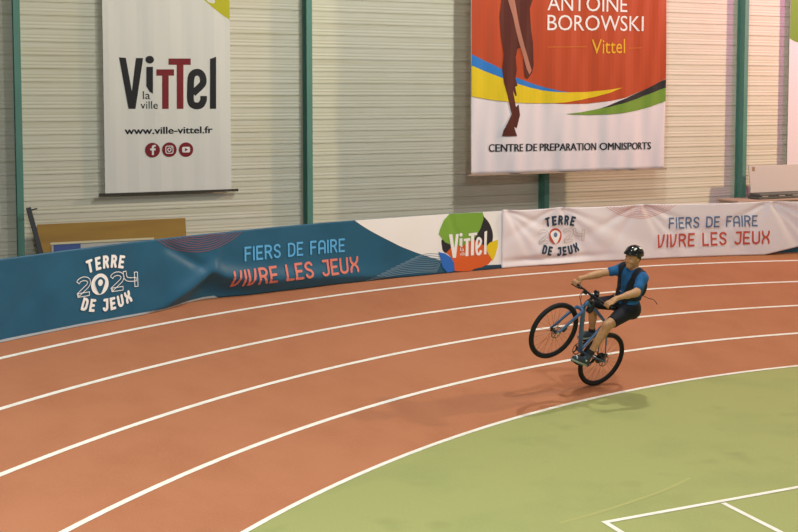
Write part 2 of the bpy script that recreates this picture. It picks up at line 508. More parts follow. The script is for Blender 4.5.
# ------------------------------------------------------------------ clad back wall and its green steel posts
PITCHZ, Z0 = 0.2205, 1.64
prof = [(0.0, -.022), (.035, -.022), (.045, 0.0), (.16, .001), (.23, -.003), (.30, -.003), (.36, .001), (.42, .001), (.48, -.003), (.55, -.003), (.62, .001), (.94, .002), (.955, .006), (.999, .006)]
zs = []
kz = int(math.floor(-Z0 / PITCHZ))
while Z0 + kz * PITCHZ < 9.2:
    for a, d in prof:
        z = Z0 + (kz + a) * PITCHZ
        if z > -.02: zs.append((z, d - .012))
    kz += 1
V = []; F = []
for z, d in zs: V += [(-16, d, z), (24, d, z)]
for i in range(len(zs) - 1): F.append((2 * i, 2 * i + 1, 2 * i + 3, 2 * i + 2))
V += [(-16, -.2, zs[-1][0]), (24, -.2, zs[-1][0]), (-16, -.2, zs[0][0]), (24, -.2, zs[0][0])]
n = len(V) - 4; t = 2 * (len(zs) - 1)
F += [(t, t + 1, n + 1, n), (n, n + 1, n + 3, n + 2), (n + 2, n + 3, 1, 0)]
WM = Matrix(((EW[0], NW[0], 0, PW[0]), (EW[1], NW[1], 0, PW[1]), (0, 0, 1, 0), (0, 0, 0, 1)))
# (EW, NW, Z) is left-handed, so the local wall frame uses -NW as its second axis
WM = Matrix(((EW[0], -NW[0], 0, PW[0]), (EW[1], -NW[1], 0, PW[1]), (0, 0, 1, 0), (0, 0, 0, 1)))
wall = mesh_obj('wall_back', [(x, -y, z) for x, y, z in V], F, 'clad')
wall.matrix_world = WM
struct(wall)
for q in range(-3, 5):
    t0 = 5.0 * q
    mb = MB()
    box_mb(wallpt(t0, .236, 0), EW, NW, ZU, (.104, .014, 9.1), mb)
    box_mb(wallpt(t0 + .047, .014, 0), EW, NW, ZU, (.012, .222, 9.1), mb)
    box_mb(wallpt(t0, .0, 0), EW, NW, ZU, (.104, .014, 9.1), mb)
    o = mb.build('trim_%d' % (q + 4), 'steel', origin=tuple(wallpt(t0 + .05, .12, 0)), smooth=False)
    struct(o)

# ------------------------------------------------------------------ banners hanging on the wall
D = {
 'v_V': [(-3.306,4.271),(-3.193,4.265),(-3.1,3.698),(-3.023,4.263),(-2.901,4.265),(-3.043,3.398),(-3.161,3.399)],
 'v_istem': [(-2.85,4.115),(-2.738,4.117),(-2.745,3.657),(-2.798,3.691),(-2.855,3.784)],
 'v_idot': [(-2.791,4.239),(-2.725,4.24)],
 'v_T1': [(-2.681,4.075),(-2.375,4.078),(-2.376,3.969),(-2.47,3.968),(-2.477,3.396),(-2.59,3.396),(-2.582,3.967),(-2.683,3.966)],
 'v_T2': [(-2.47,4.263),(-2.081,4.269),(-2.083,4.159),(-2.209,4.158),(-2.219,3.395),(-2.336,3.395),(-2.327,4.156),(-2.471,4.155)],
 'v_e': [(-2.049,3.665),(-1.913,3.788),(-1.868,3.859),(-1.879,3.965),(-1.926,4.02),(-1.977,4.031),(-2.045,4.003),(-2.082,3.916),(-2.092,3.72),(-2.094,3.563),(-2.067,3.477),(-1.992,3.445),(-1.912,3.464),(-1.867,3.543),(-1.863,3.618)],
 'v_l': [(-1.743,4.266),(-1.634,4.306),(-1.644,3.392),(-1.753,3.393)],
 'v_la': [(-2.915,3.564),(-2.792,3.564),(-2.913,3.695)],
 'v_ville': [(-2.956,3.398),(-2.664,3.397),(-2.954,3.525)],
 'v_www': [(-3.232,2.965),(-1.721,2.964),(-3.23,3.073)],
 'v_icons': [(-2.766,2.686),(-2.475,2.688),(-2.184,2.683),(-2.642,2.684)],
 'v_yellow': [(-1.845,5.298),(-1.696,5.172),(-1.536,5.056),(-1.383,4.959)],
 'r_edge': [(2.936,5.384),(2.923,2.163),(7.304,2.162),(7.291,5.537)],
 'r_red': [(2.932,3.611),(3.342,3.546),(3.854,3.493),(4.723,3.477),(4.956,3.467),(5.47,3.472),(5.988,3.524),(6.34,3.588),(6.816,3.749),(7.303,3.965)],
 'r_yellow': [(2.924,4.179),(3.403,4.01),(3.551,3.959),(3.917,3.843),(4.47,3.724),(4.954,3.69),(5.467,3.697),(5.985,3.745),(6.266,3.787),(5.986,3.688),(5.638,3.604),(5.295,3.542),(4.956,3.496),(4.723,3.483),(4.289,3.48),(3.854,3.493),(3.342,3.546),(2.922,3.611)],
 'r_blue': [(2.923,4.387),(3.233,4.259),(3.551,4.121),(3.884,3.961),(4.254,3.845),(4.551,3.772),(4.848,3.711),(5.067,3.689),(4.73,3.696),(4.47,3.724),(4.178,3.778),(3.917,3.843),(3.551,3.959),(3.403,4.01),(2.924,4.179)],
 'r_black': [(5.757,3.373),(6.105,3.492),(6.34,3.574),(6.816,3.749),(7.298,3.961),(7.301,3.789),(6.938,3.67),(6.626,3.564),(6.271,3.472),(5.989,3.412)],
 'r_green': [(4.958,3.273),(5.298,3.304),(5.641,3.354),(5.989,3.423),(6.271,3.486),(6.626,3.576),(6.938,3.676),(7.301,3.793),(7.306,3.516),(6.942,3.41),(6.701,3.35),(6.344,3.294),(5.991,3.264),(5.472,3.252)],
 'r_body': [(3.528,5.64),(3.544,5.405),(3.501,5.09),(3.533,4.725),(3.595,4.385),(3.746,4.347),(3.867,4.362),(3.896,4.508),(4.002,4.537),(4.02,4.259),(4.052,3.98),(4.114,3.935),(4.221,4.061),(4.256,4.208),(4.238,4.634),(4.189,4.898),(4.156,5.268),(4.216,5.429),(4.239,5.668)],
 'r_streak': [(3.632,5.644),(3.679,5.41),(3.786,5.099),(3.91,4.68),(4.082,4.153),(4.159,4.021),(4.211,4.101),(4.039,4.551),(3.93,4.945),(3.82,5.415),(3.777,5.65)],
 'r_leg': [(3.595,4.398),(3.745,4.361),(3.857,4.376),(3.884,4.108),(3.854,3.949),(3.901,3.816),(3.849,3.79),(3.881,3.63),(3.856,3.612),(3.795,3.736),(3.864,3.412),(3.918,3.458),(3.95,3.258),(3.876,3.013),(3.815,3.04),(3.883,2.864),(3.564,2.868),(3.588,2.969),(3.767,3.285),(3.675,3.604),(3.589,3.868),(3.557,4.105)],
 'r_t_antoine': [(4.534,5.259),(6.362,5.368),(4.532,5.535)],
 'r_t_boro': [(4.537,4.853),(6.746,4.941),(4.535,5.15)],
 'r_t_vittel': [(5.546,4.435),(6.311,4.475),(5.543,4.719)],
 'r_rule1': [(4.556,4.549),(5.438,4.572)],
 'r_rule2': [(6.411,4.561),(6.717,4.574)],
 'r_t_centre': [(3.295,2.577),(6.981,2.567),(3.294,2.717)],
 't_edge': [(11.338,5.751),(11.345,2.078)],
 't_green': [(11.341,4.911),(11.472,4.847),(11.589,4.828)],
 'b_white': [(5.556,0.914),(5.682,0.835),(5.862,0.734),(6.098,0.613),(6.372,0.48),(6.649,0.368),(6.927,0.271),(7.114,0.21),(7.34,0.17),(7.68,0.081),(8.251,0.057)],
 'l_black': [(7.878,0.907),(7.941,0.845),(8.029,0.757),(8.087,0.649),(8.113,0.532),(8.093,0.428),(8.018,0.338),(7.868,0.347),(7.669,0.423),(7.42,0.398),(7.235,0.318),(7.161,0.354),(7.139,0.427),(7.138,0.529),(7.271,0.551),(7.543,0.638)],
 'l_green': [(7.079,0.615),(7.111,0.704),(7.184,0.833),(7.295,0.931),(7.617,0.924),(7.921,0.915),(7.934,0.804),(7.879,0.66),(7.793,0.54),(7.743,0.497),(7.644,0.445),(7.544,0.41),(7.371,0.413),(7.198,0.484)],
 'l_orange': [(7.223,0.318),(7.321,0.404),(7.544,0.41),(7.743,0.491),(7.843,0.454),(7.968,0.362),(8.019,0.243),(8.095,0.154),(8.02,0.085),(7.882,0.043),(7.757,0.031),(7.695,-0.01),(7.546,-0.009),(7.384,0.022),(7.371,0.153),(7.297,0.262)],
 'l_blue': [(7.07,0.344),(7.198,0.31),(7.309,0.24),(7.371,0.153),(7.372,0.023),(7.248,0.008),(7.149,0.108),(7.112,0.234)],
 'l_yellow': [(7.973,0.366),(8.056,0.43),(8.206,0.464),(8.199,0.348),(8.145,0.203),(8.1,0.133),(8.032,0.232)],
 'l_navy': [(7.882,0.007),(8.045,0.048),(8.248,0.046),(8.249,-0.028)],
 'lv_V': [(7.266,0.603),(7.333,0.605),(7.371,0.38),(7.407,0.6),(7.457,0.602),(7.403,0.229),(7.342,0.23)],
 'lv_i': [(7.474,0.528),(7.526,0.529),(7.527,0.38),(7.475,0.415)],
 'lv_idot': [(7.499,0.583),(7.529,0.581)],
 'lv_T1': [(7.551,0.517),(7.678,0.522),(7.678,0.48),(7.643,0.481),(7.639,0.242),(7.585,0.239),(7.589,0.478),(7.551,0.478)],
 'lv_T2': [(7.648,0.597),(7.807,0.602),(7.807,0.56),(7.753,0.559),(7.744,0.247),(7.684,0.243),(7.693,0.554),(7.648,0.555)],
 'lv_e': [(7.798,0.352),(7.863,0.411),(7.878,0.468),(7.853,0.503),(7.823,0.501),(7.798,0.436),(7.794,0.321),(7.814,0.263),(7.854,0.265),(7.878,0.315)],
 'lv_l': [(7.947,0.604),(7.997,0.62),(7.979,0.246),(7.931,0.245)],
 'ochre': [(-4.706,1.509),(-2.236,1.49),(-4.66,1.041),(-2.232,1.166)],
 'pole': [(-4.833,1.802),(-4.669,1.057)],
 'smallboard': [(-4.542,1.243),(-2.926,1.24),(-4.529,1.104)],
 'panel': [(9.955,2.116),(11.24,2.117),(9.914,1.534),(11.257,1.509)],
 'mat': [(9.685,1.558),(11.067,1.575),(9.689,1.408),(11.072,1.4)],
 'box': [(9.31,1.561),(9.712,1.557),(9.314,1.358)],
 'blue2': [(13.469,-0.026),(13.582,0.007),(13.998,0.07)],
 'court': [(1.631,9.214),(3.585,10.072),(2.768,9.694),(3.074,9.017)],
 'faint': [(1.27,9.212),(1.651,9.462),(2.064,9.775),(2.34,10.004),(2.651,10.326)],
}
def hung(offbase, wav):
    return lambda t, z, off: tuple(wallpt(t, offbase + wav(t, z) + off, z))
# poster with the town lettering
w1 = lambda t, z: .006 * math.sin(t * 7 + 1) * min(1, (z - 1.9) * .6) + .003 * math.sin(t * 17 + z)
f1 = hung(.12, w1)
o1 = tuple(wallpt(-2.47, .12, 1.94))
poster = empty('hanging_banner', o1, 'tall white banner with black and red town lettering, web address and three red round icons', 'banner', 'banners hanging on the clad wall')
tL, tR, zB, zT = -3.572, -1.380, 1.965, 6.6
V, F = sheet(f1, np.linspace(tL, tR, 24), np.linspace(zB, zT, 26), -.006)
mesh_obj('cloth', V, F, 'white_cloth', poster, base=o1, smooth=False)
mb = MB()
box_mb(wallpt(tL - .10, .075, 1.925), EW, NW, ZU, (tR - tL + .22, .075, .04), mb)
mb.build('batten', 'batten', poster, base=o1, smooth=False)
pr = Print()
yl = [(-1.845, 5.298), (-1.696, 5.172), (-1.536, 5.056), (-1.382, 4.959)]
pr.poly([(-1.382, 6.6), (-2.9, 6.6), (-2.5, 6.05), (-2.15, 5.62)] + yl, .2)
pr.lay('print', f1, .003, 'ink_yellowgreen', poster, o1)
pr = Print()
pr.poly(D['v_V']).poly(D['v_istem']).disc(D['v_idot'][0], .072, 20, .066).poly(D['v_l'])
pr.stroke(smooth_open(D['v_e'], 4), .118, cap=False)
lg = pr.lay('logo', f1, .004, 'ink_black', poster, o1)
pr = Print().poly(D['v_T1']).poly(D['v_T2'])
o = pr.lay('letter', f1, .004, 'ink_red', lg, o1); o['label'] = 'two dark red letters'
pr = font_text(Print(), 'la', *[D['v_la'][i][0] for i in (0, 1)], D['v_la'][0][1], D['v_la'][1][1], .135)
font_text(pr, 'ville', -2.956, -2.664, 3.398, 3.398, .13)
pr.lay('lettering', f1, .004, 'ink_black', poster, o1)
pr = font_text(Print(), 'www.ville-vittel.fr', -3.232, -1.721, 2.965, 2.965, .118, .0)
font_text(pr, 'www.ville-vittel.fr', -3.220, -1.709, 2.965, 2.965, .118)
font_text(pr, 'www.ville-vittel.fr', -3.226, -1.715, 2.970, 2.970, .118)
pr.lay('lettering', f1, .004, 'ink_black', poster, o1)
for q, c in enumerate(((-2.766, 2.686), (-2.475, 2.688), (-2.184, 2.683))):
    ic = Print().disc(c, .127, 32, .127).lay('icon', f1, .007, 'ink_red', poster, o1)
    g = Print()
    x, y = c
    if q == 0:
        g.poly([(x - .012, y - .085), (x + .022, y - .085), (x + .022, y - .005), (x + .05, y - .005), (x + .055, y + .03), (x + .022, y + .03), (x + .022, y + .045), (x + .032, y + .058), (x + .055, y + .058), (x + .055, y + .09), (x + .01, y + .088), (x - .012, y + .062), (x - .012, y + .03), (x - .04, y + .03), (x - .04, y - .005), (x - .012, y - .005)])
    elif q == 1:
        sq = [(x + sx * .062, y + sy * .062) for sx, sy in ((-1, -1), (1, -1), (1, 1), (-1, 1))]
        rr = []
        for (px, py), a in zip(sq, (180, 270, 0, 90)):
            sx = 1 if px > x else -1; sy = 1 if py > y else -1
            rr += arc(px - sx * .025, py - sy * .025, .025, .025, a, a + 90, 4)
        g.stroke(rr + [rr[0]], .014, cap=False); g.ring(c, .022, .036, 20); g.disc((x + .038, y + .038), .009, 10)
    else:
        rr = []
        for sx, sy, a in ((-1, -1, 180), (1, -1, 270), (1, 1, 0), (-1, 1, 90)):
            rr += arc(x + sx * .045, y + sy * .025, .025, .025, a, a + 90, 4)
        g.poly(rr)
    g.lay('symbol', f1, .013, 'ink_white', ic, o1)
    if q == 2: Print().poly([(x - .02, y - .03), (x + .032, y), (x - .02, y + .03)]).lay('symbol', f1, .018, 'ink_red', ic, o1)

# red athlete banner, hung well clear of the wall
def w2(t, z):
    g = max(0, min(1, (6.2 - z) / 4))
    s = t + .16 * (z - 2.1)
    return .022 * math.sin(s * 5.1 + .4) * (.35 + .65 * g) + .012 * math.sin(s * 11.3 + 2) * g + .007 * math.sin(t * 19 - z * 1.4)
f2 = hung(1.05, w2)
o2 = tuple(wallpt(5.11, 1.05, 2.13))
rb = empty('hanging_banner', o2, 'large red and white banner with yellow, blue, green bands and a brown athlete silhouette', 'banner', 'banners hanging on the clad wall')
tL, tR, zB, zT = 2.928, 7.302, 2.163, 7.2
V, F = sheet(f2, np.linspace(tL, tR, 120), np.linspace(zB, zT, 80), -.006)
mesh_obj('cloth', V, F, 'pink_cloth', rb, base=o2, smooth=True)
mb = MB(); box_mb(wallpt(tL - .06, 1.02, 2.135), EW, NW, ZU, (tR - tL + .12, .04, .028), mb)
mb.build('batten', 'batten_wood', rb, base=o2, smooth=False)
mb = MB()
for tt in (tL + .1, (tL + tR) / 2, tR - .1): mb.tube([wallpt(tt, 1.05, 7.18), wallpt(tt, 1.05, 9.1)], .008, 6)
mb.build('cord', 'batten', rb, base=o2)
Print().poly([(tR - .004, 7.15), (tL + .004, 7.15)] + D['r_red'][:-1] + [(tR - .004, 3.965)], .07).lay('print', f2, .010, 'ink_orange_red', rb, o2)
for nm, mm, of in (('r_yellow', 'ink_yellow', .015), ('r_blue', 'ink_blue', .016), ('r_black', 'ink_charcoal', .016), ('r_green', 'ink_green', .015)):
    P = [(min(max(p[0], tL + .005), tR - .005), p[1]) for p in D[nm]]
    Print().poly(P, .07).lay('band', f2, of, mm, rb, o2)
rbody = D['r_body'][1:-1] + [(4.30, 5.75), (4.42, 6.15), (4.30, 6.42), (4.06, 6.52), (4.05, 6.62), (4.10, 6.76), (4.02, 6.90), (3.88, 6.92), (3.79, 6.80), (3.82, 6.62), (3.80, 6.52), (3.52, 6.42), (3.42, 6.15), (3.50, 5.75)]
sil = Print().poly(rbody, .07).poly(D['r_leg'], .07).lay('silhouette', f2, .020, 'ink_brown', rb, o2)
Print().poly(D['r_streak'], .07).lay('streak', f2, .024, 'ink_streak', sil, o2)
pr = font_text(Print(), 'ANTOINE', 4.534, 6.362, 5.245, 5.268, .29)
font_text(pr, 'BOROWSKI', 4.537, 6.746, 4.868, 4.905, .295)
pr.lay('lettering', f2, .018, 'ink_white', rb, o2)
font_text(Print(), 'Vittel', 5.546, 6.311, 4.44, 4.465, .275).lay('lettering', f2, .018, 'ink_gold', rb, o2)
Print().stroke(D['r_rule1'], .02, .1).stroke(D['r_rule2'], .02, .1).lay('rule', f2, .018, 'ink_rule', rb, o2)
font_text(font_text(Print(), 'CENTRE DE PREPARATION OMNISPORTS', 3.295, 6.976, 2.577, 2.555, .142), 'CENTRE DE PREPARATION OMNISPORTS', 3.309, 6.990, 2.577, 2.555, .142).lay('lettering', f2, .010, 'ink_charcoal', rb, o2)
# third banner, cut by the right edge of the view
f3 = hung(.15, lambda t, z: .006 * math.sin(t * 5))
o3 = tuple(wallpt(12.5, .15, 2.09))
tb = empty('hanging_banner', o3, 'white banner with green top behind the white panel, cut by the right picture edge', 'banner', 'banners hanging on the clad wall')
V, F = sheet(f3, np.linspace(11.345, 13.6, 16), np.linspace(2.09, 6.6, 12), -.006)
mesh_obj('cloth', V, F, 'pink_cloth', tb, base=o3)
Print().poly([(11.35, 6.58), (11.35, 4.90), (11.472, 4.845), (11.62, 4.81), (12.2, 4.82), (13.59, 5.2), (13.59, 6.58)], .2).lay('print', f3, .004, 'ink_green', tb, o3)
mb = MB(); box_mb(wallpt(11.30, .13, 2.06), EW, NW, ZU, (2.35, .04, .03), mb)
mb.build('batten', 'batten_wood', tb, base=o3, smooth=False)

# ------------------------------------------------------------------ barrier along the outer edge and its cloth banners
RB, TH0 = 16.45, 2.577
def bar_th(a): return TH0 - a / RB
def bar_z(a): return 4.35 * LW * math.sin(bank_angle(bar_th(a)))
def bar_pt(a, v, out):
    th = bar_th(a); r = RB + out
    lift = max(0.0, out) * math.tan(bank_angle(th)) * max(0.0, 1 - v / .92)
    return (TXC + r * math.cos(th), TYC + r * math.sin(th), bar_z(a) + v + lift + .004)
V = []; F = []
aa = np.linspace(-3.6, 17.5, 60)
for a in aa:
    th = bar_th(a)
    for r, z in ((16.74, .9), (16.74, bar_z(a) + .86), (16.80, bar_z(a) + .86), (16.80, .9)):
        zz = z if z > .95 else (r - TR) * math.tan(bank_angle(th))
        V.append((TXC + r * math.cos(th), TYC + r * math.sin(th), zz))
for i in range(len(aa) - 1):
    for j in range(4):
        F.append((4 * i + j, 4 * i + (j + 1) % 4, 4 * i + 4 + (j + 1) % 4, 4 * i + 4 + j))
F += [(3, 2, 1, 0), tuple(4 * (len(aa) - 1) + j for j in range(4))]
struct(mesh_obj('wall_track_edge', V, F, 'barrier'))

def ss(x): x = min(1, max(0, x)); return x * x * (3 - 2 * x)
CR = [(2.0, 0.0), (2.35, .05), (2.75, .24), (3.08, .43), (3.3, .33), (3.7, .24), (4.3, .19), (5.0, .15), (5.6, .10), (6.2, .03), (6.5, 0)]
def crease(a):
    if a <= CR[0][0] or a >= CR[-1][0]: return -1
    for (x0, y0), (x1, y1) in zip(CR, CR[1:]):
        if a <= x1: return y0 + (y1 - y0) * (a - x0) / (x1 - x0)
def seg_d(a, v, p, q):
    p = np.array(p); q = np.array(q); x = np.array([a, v]); d = q - p
    t = min(1, max(0, (x - p) @ d / (d @ d)))
    return np.linalg.norm(x - p - d * t), t
def d_blue(a, v):
    o = .006 * math.sin(a * 2.3 + v * 3) + .004 * math.sin(a * 6.1 - v * 5 + 1)
    vc = crease(a)
    if vc > 0:
        o -= .065 * math.exp(-((v - vc) / .15) ** 2) * min(1, vc / .2)
        if v < vc: o += (.17 if a < 3.2 else max(.10, .17 - .1 * (a - 3.2))) * (1 - math.exp(-5.5 * (vc - v)))
    d, t = seg_d(a, v, (2.45, .80), (2.95, .50)); o += .035 * math.exp(-(d / .07) ** 2)
    d, t = seg_d(a, v, (3.25, .88), (3.12, .45)); o -= .02 * math.exp(-(d / .06) ** 2)
    d, t = seg_d(a, v, (1.95, .78), (1.75, .1)); o += .010 * math.exp(-(d / .08) ** 2)
    d, t = seg_d(a, v, (.9, .85), (.2, .3)); o += .008 * math.exp(-(d / .1) ** 2)
    d, t = seg_d(a, v, (7.3, .9), (7.5, .3)); o += .012 * math.exp(-(d / .05) ** 2)
    return o
TIES = (8.32, 9.35, 10.95, 13.45, 15.6)
def d_white(a, v):
    o = -.03 + .006 * math.sin(a * 3.1 + v * 4)
    for q, (tx, sc) in enumerate(zip(TIES, (1, .8, 1, 1, 1))):
        dx_, dy_ = a - tx, .95 - v
        rho = math.hypot(dx_, dy_)
        for ang, w_, s_ in ((-64, .045, 1), (-38, .05, .7), (34, .05, .8), (50, .055, 1), (68, .045, 1)):
            ux, uy = math.sin(math.radians(ang)), math.cos(math.radians(ang))
            along = dx_ * ux + dy_ * uy
            if along <= 0 or along > 2.2: continue
            perp = dx_ * uy - dy_ * ux
            ww = w_ * (.45 + along * 1.5)
            o += sc * s_ * .036 * math.exp(-(perp / ww) ** 2) * ss(along / .15) * math.exp(-along / 1.1)
    o += .022 * math.sin((a - 8.3) * 4.2 + (1 - v) * -5.5) * math.exp(-((a - 9.7) / 1.3) ** 2)
    o += .05 * math.exp(-((v - .10) / .05) ** 2) * math.exp(-((a - 9.2) / .8) ** 2)
    return o
fb = lambda a, v, off: bar_pt(a, v, d_blue(a, v) - off)
fw = lambda a, v, off: bar_pt(a, v, d_white(a, v) - off)
GB = 'cloth banners tied along the track barrier'
ob = bar_pt(3.1, 0, 0)
blue = empty('barrier_banner', ob, 'dark blue cloth banner with white, sky blue and coral lettering, creased at its foot', 'banner', GB)
vs_ = np.linspace(0, .925, 38)
V, F = sheet(fb, np.arange(-3.5, 8.36, .045), vs_, -.004)
mesh_obj('cloth', V, F, 'navy', blue, base=ob, smooth=True)
pr = Print().poly([(-3.45, .004), (3.3, .004), (3.25, .035), (2.9, .03), (-3.45, .034)], .05)
pr.lay('hem', fb, .004, 'hem', blue, ob)
pr = Print().poly([(8.34, .922), (5.552, .922)] + D['b_white'][:-1] + [(8.34, .057)], .06)
pr.lay('print', fb, .004, 'ink_white', blue, ob)
# striped tail of the blue field
pr = Print()
for q in range(11):
    t = q / 10
    pr.stroke(smooth_open([(5.75 + .09 * q, .015 + .028 * q), (6.25 + .065 * q, .05 + .028 * q), (6.75 + .045 * q, .055 + .022 * q), (7.05 + .01 * q, .035 + .018 * q)], 5), .009, cap=False)
pr.lay('stripe', fb, .006, 'ink_lineblue', blue, ob)
def waves(a0, fn, m, parent, base, off, n=8):
    pr = Print()
    for q in range(n):
        d = .015 + .20 * q / (n - 1)
        hw = .22 + .46 * q / (n - 1)
        pts = [(a0 + hw * s, .915 - d * (1 - s * s) - .004 * math.sin(9 * s + q)) for s in np.linspace(-.98, .98, 28)]
        pr.stroke(pts, .008, cap=False)
    pr.lay('stripe', fn, off, m, parent, base)
waves(2.93, fb, 'ink_rose', blue, ob, .005)
def emblem(a0, fn, parent, base, mt, mo, mring, mhole, mdot, hs=1.0):
    """place-and-year emblem: arched words around 2024 with a map pin for its zero"""
    arc_text(Print(), 'TERRE', a0 + .085, -.40, 1.125, 90, 28, .125, .034, kx=.70).lay('lettering', fn, .012, mt, parent, base)
    arc_text(Print(), 'DE JEUX', a0 + .095, 1.20, .995, -90, 41, .12, .034, up=False, kx=.70).lay('lettering', fn, .012, mt, parent, base)
    # outlined figures
    pr = Print()
    for ch, x0 in (('2', 0.0), ('2', .49), ('4', .69)):
        gw, st = GL[ch]
        for s in st:
            P = [(a0 - .325 + x0 + u * .34, .375 + v * .19 + (.012 if ch == '4' else 0)) for u, v in s]
            P = np.array(P)
            L = []; R_ = []
            for i in range(len(P)):
                d = P[min(i + 1, len(P) - 1)] - P[max(i - 1, 0)]; d = d / (np.linalg.norm(d) + 1e-9)
                nn = np.array([-d[1], d[0]])
                L.append(tuple(P[i] + nn * .022)); R_.append(tuple(P[i] - nn * .022))
            pr.stroke(L + R_[::-1] + [L[0]], .0085, cap=False)
    pr.lay('lettering', fn, .012, mo, parent, base)
    c = (a0 - .002, .467)
    pin = Print().poly(arc(c[0], c[1], .128, .128, 0, 350, 35), .035).lay('logo', fn, .011, mring, parent, base)
    hole = smooth_closed([(c[0], c[1] + .088), (c[0] + .072, c[1] + .038), (c[0] + .05, c[1] - .045), (c[0], c[1] - .118), (c[0] - .05, c[1] - .045), (c[0] - .072, c[1] + .038)], 4)
    hole = [(c[0] + (x - c[0]) * hs, c[1] + (y - c[1]) * (1 + (hs - 1) * .25)) for x, y in hole]
    Print().poly(hole, .03).lay('symbol', fn, .017, mhole, pin, base)
    Print().disc((c[0], c[1] + .02), .036, 18, .04).lay('symbol', fn, .022, mdot, pin, base)
emblem(1.385, fb, blue, ob, 'ink_white', 'ink_white', 'ink_white', 'navy', 'ink_white')
line_text(Print(), 'FIERS DE FAIRE', 3.638, 5.372, .499, .476, .198, .029).lay('lettering', fb, .010, 'ink_sky', blue, ob)
line_text(Print(), 'VIVRE LES JEUX', 3.42, 5.61, .160, .160, .235, .036).lay('lettering', fb, .010, 'ink_coral', blue, ob)
# round multicoloured town emblem
lb = Print().poly(smooth_closed(D['l_black'], 3), .06).lay('logo', fb, .006, 'ink_charcoal', blue, ob)
for q, (nm, mm) in enumerate((('l_green', 'ink_leaf'), ('l_orange', 'ink_orange'), ('l_blue', 'ink_blueleaf'), ('l_yellow', 'ink_yellow'), ('l_navy', 'ink_navy'))):
    P = [(a, max(v, .003)) for a, v in D[nm]]
    P = [(a, min(v, .92)) for a, v in P]
    Print().poly(P, .06).lay('leaf' if q < 4 else 'print', fb, .008 + .0012 * q, mm, lb, ob)
pr = Print().poly(D['lv_V']).poly(D['lv_i']).disc(D['lv_idot'][0], .03, 14).poly(D['lv_T1']).poly(D['lv_T2']).poly(D['lv_l'])
pr.stroke(smooth_open(D['lv_e'], 3), .042, cap=False)
font_text(pr, 'la', 7.49, 7.56, .325, .325, .06); font_text(pr, 'ville', 7.48, 7.60, .255, .255, .055)
pr.lay('lettering', fb, .015, 'ink_white', lb, ob)

# white cloth banner on the right half
ow = bar_pt(11.5, 0, 0)
white = empty('barrier_banner', ow, 'white cloth banner with red and blue lettering, hanging in soft folds behind the cyclist', 'banner', GB)
def vbot(a): return .0 if a < 13.35 else min(.13, .10 * (a - 13.35) / .5)
def vtop(a):
    tt = [t for t in TIES]
    for x0, x1 in zip(tt, tt[1:]):
        if x0 <= a <= x1:
            u = (a - x0) / (x1 - x0); return .94 - .022 * 4 * u * (1 - u)
    return .94
ua = np.arange(8.27, 17.0, .04)
fwn = lambda a, s, off: fw(a, vbot(a) + (vtop(a) - vbot(a)) * s, off)
V, F = sheet(fwn, ua, np.linspace(0, 1, 40), -.004)
mesh_obj('cloth', V, F, 'pink_cloth', white, base=ow, smooth=True)
waves(10.95, fw, 'ink_rosepale', white, ow, .005, 8)
emblem(9.30, fw, white, ow, 'ink_navy', 'ink_grey', 'ink_brick', 'ink_white', 'ink_slate', 1.32)
line_text(Print(), 'FIERS DE FAIRE', 11.49, 13.20, .498, .505, .195, .027).lay('lettering', fw, .013, 'ink_slate', white, ow)
line_text(Print(), 'VIVRE LES JEUX', 11.275, 13.43, .178, .195, .232, .033).lay('lettering', fw, .013, 'ink_brick', white, ow)
# end of a further blue banner showing under the lifted foot of the white one
o4 = bar_pt(15.0, 0, .06)
b2 = empty('barrier_banner', o4, 'dark blue banner end showing as a thin wedge under the white banner, far right', 'banner', GB)
f4 = lambda a, v, off: bar_pt(a, v, .07 - off)
V, F = sheet(f4, np.arange(13.0, 17.0, .1), np.linspace(0, .8, 10), -.004)
mesh_obj('cloth', V, F, 'navy', b2, base=o4)

# ------------------------------------------------------------------ things leaning on the wall behind the barrier
def leaning(name, t0, t1, z1, off0, off1, th, m, label, cat, tilt=0.0, z0=-.02, bevel=.006):
    """board standing on the floor at off0 and leaning back to off1"""
    o = wallpt((t0 + t1) / 2, off0, z0)
    mb = MB()
    L = math.hypot(off0 - off1, z1 - z0)
    up = (NW * (off1 - off0) + ZU * (z1 - z0)) / L
    fr = np.cross(up, EW); fr = fr / np.linalg.norm(fr)
    if fr @ NW < 0: fr = -fr
    box_mb(wallpt(t0, off0, z0), EW, -fr * 1.0, up, (t1 - t0, th, L), mb)
    ob_ = mb.build(name, m, origin=tuple(o), smooth=False, bevel=bevel)
    if label: tag(ob_, label, cat)
    return ob_, up, fr
leaning('wooden_board', -4.70, -2.236, 1.50, .48, .25, .03, 'ochre', 'ochre yellow board leaning on the clad wall behind the blue banner', 'board')
sb, up, fr = leaning('notice_board', -4.535, -2.90, 1.235, .92, .78, .025, 'boardgrey', 'small grey and blue board with cream top edge, in front of the ochre board', 'board')
bo = tuple(sb.location)
mb = MB(); box_mb(wallpt(-4.55, .80, 1.222), EW, NW, ZU, (1.66, -.045, .03), mb)
mb.build('top_rail', 'cream', sb, base=bo, smooth=False)
p0 = wallpt(-4.50, .92, -.02) + fr * .003
L = math.hypot(.14, 1.255)
mb = MB(); box_mb(p0, EW, fr, up, (.42, .004, L - .02), mb)
o = mb.build('blue_patch', 'boardblue', sb, base=bo, smooth=False); o['label'] = 'dark blue end of the board'
mb = MB()
pa, pb = wallpt(-4.43, .75, -.02), wallpt(-4.845, .42, 1.80)
ax = (pb - pa) / np.linalg.norm(pb - pa)
side = np.cross(ax, NW); side /= np.linalg.norm(side); dep = np.cross(side, ax)
box_mb(pa - side * .04, side, dep, ax, (.08, .03, np.linalg.norm(pb - pa)), mb)
pole = mb.build('metal_bar', 'blackmetal', origin=tuple(pa), smooth=False, bevel=.006)
tag(pole, 'black metal bar leaning beside the left green post', 'bar')
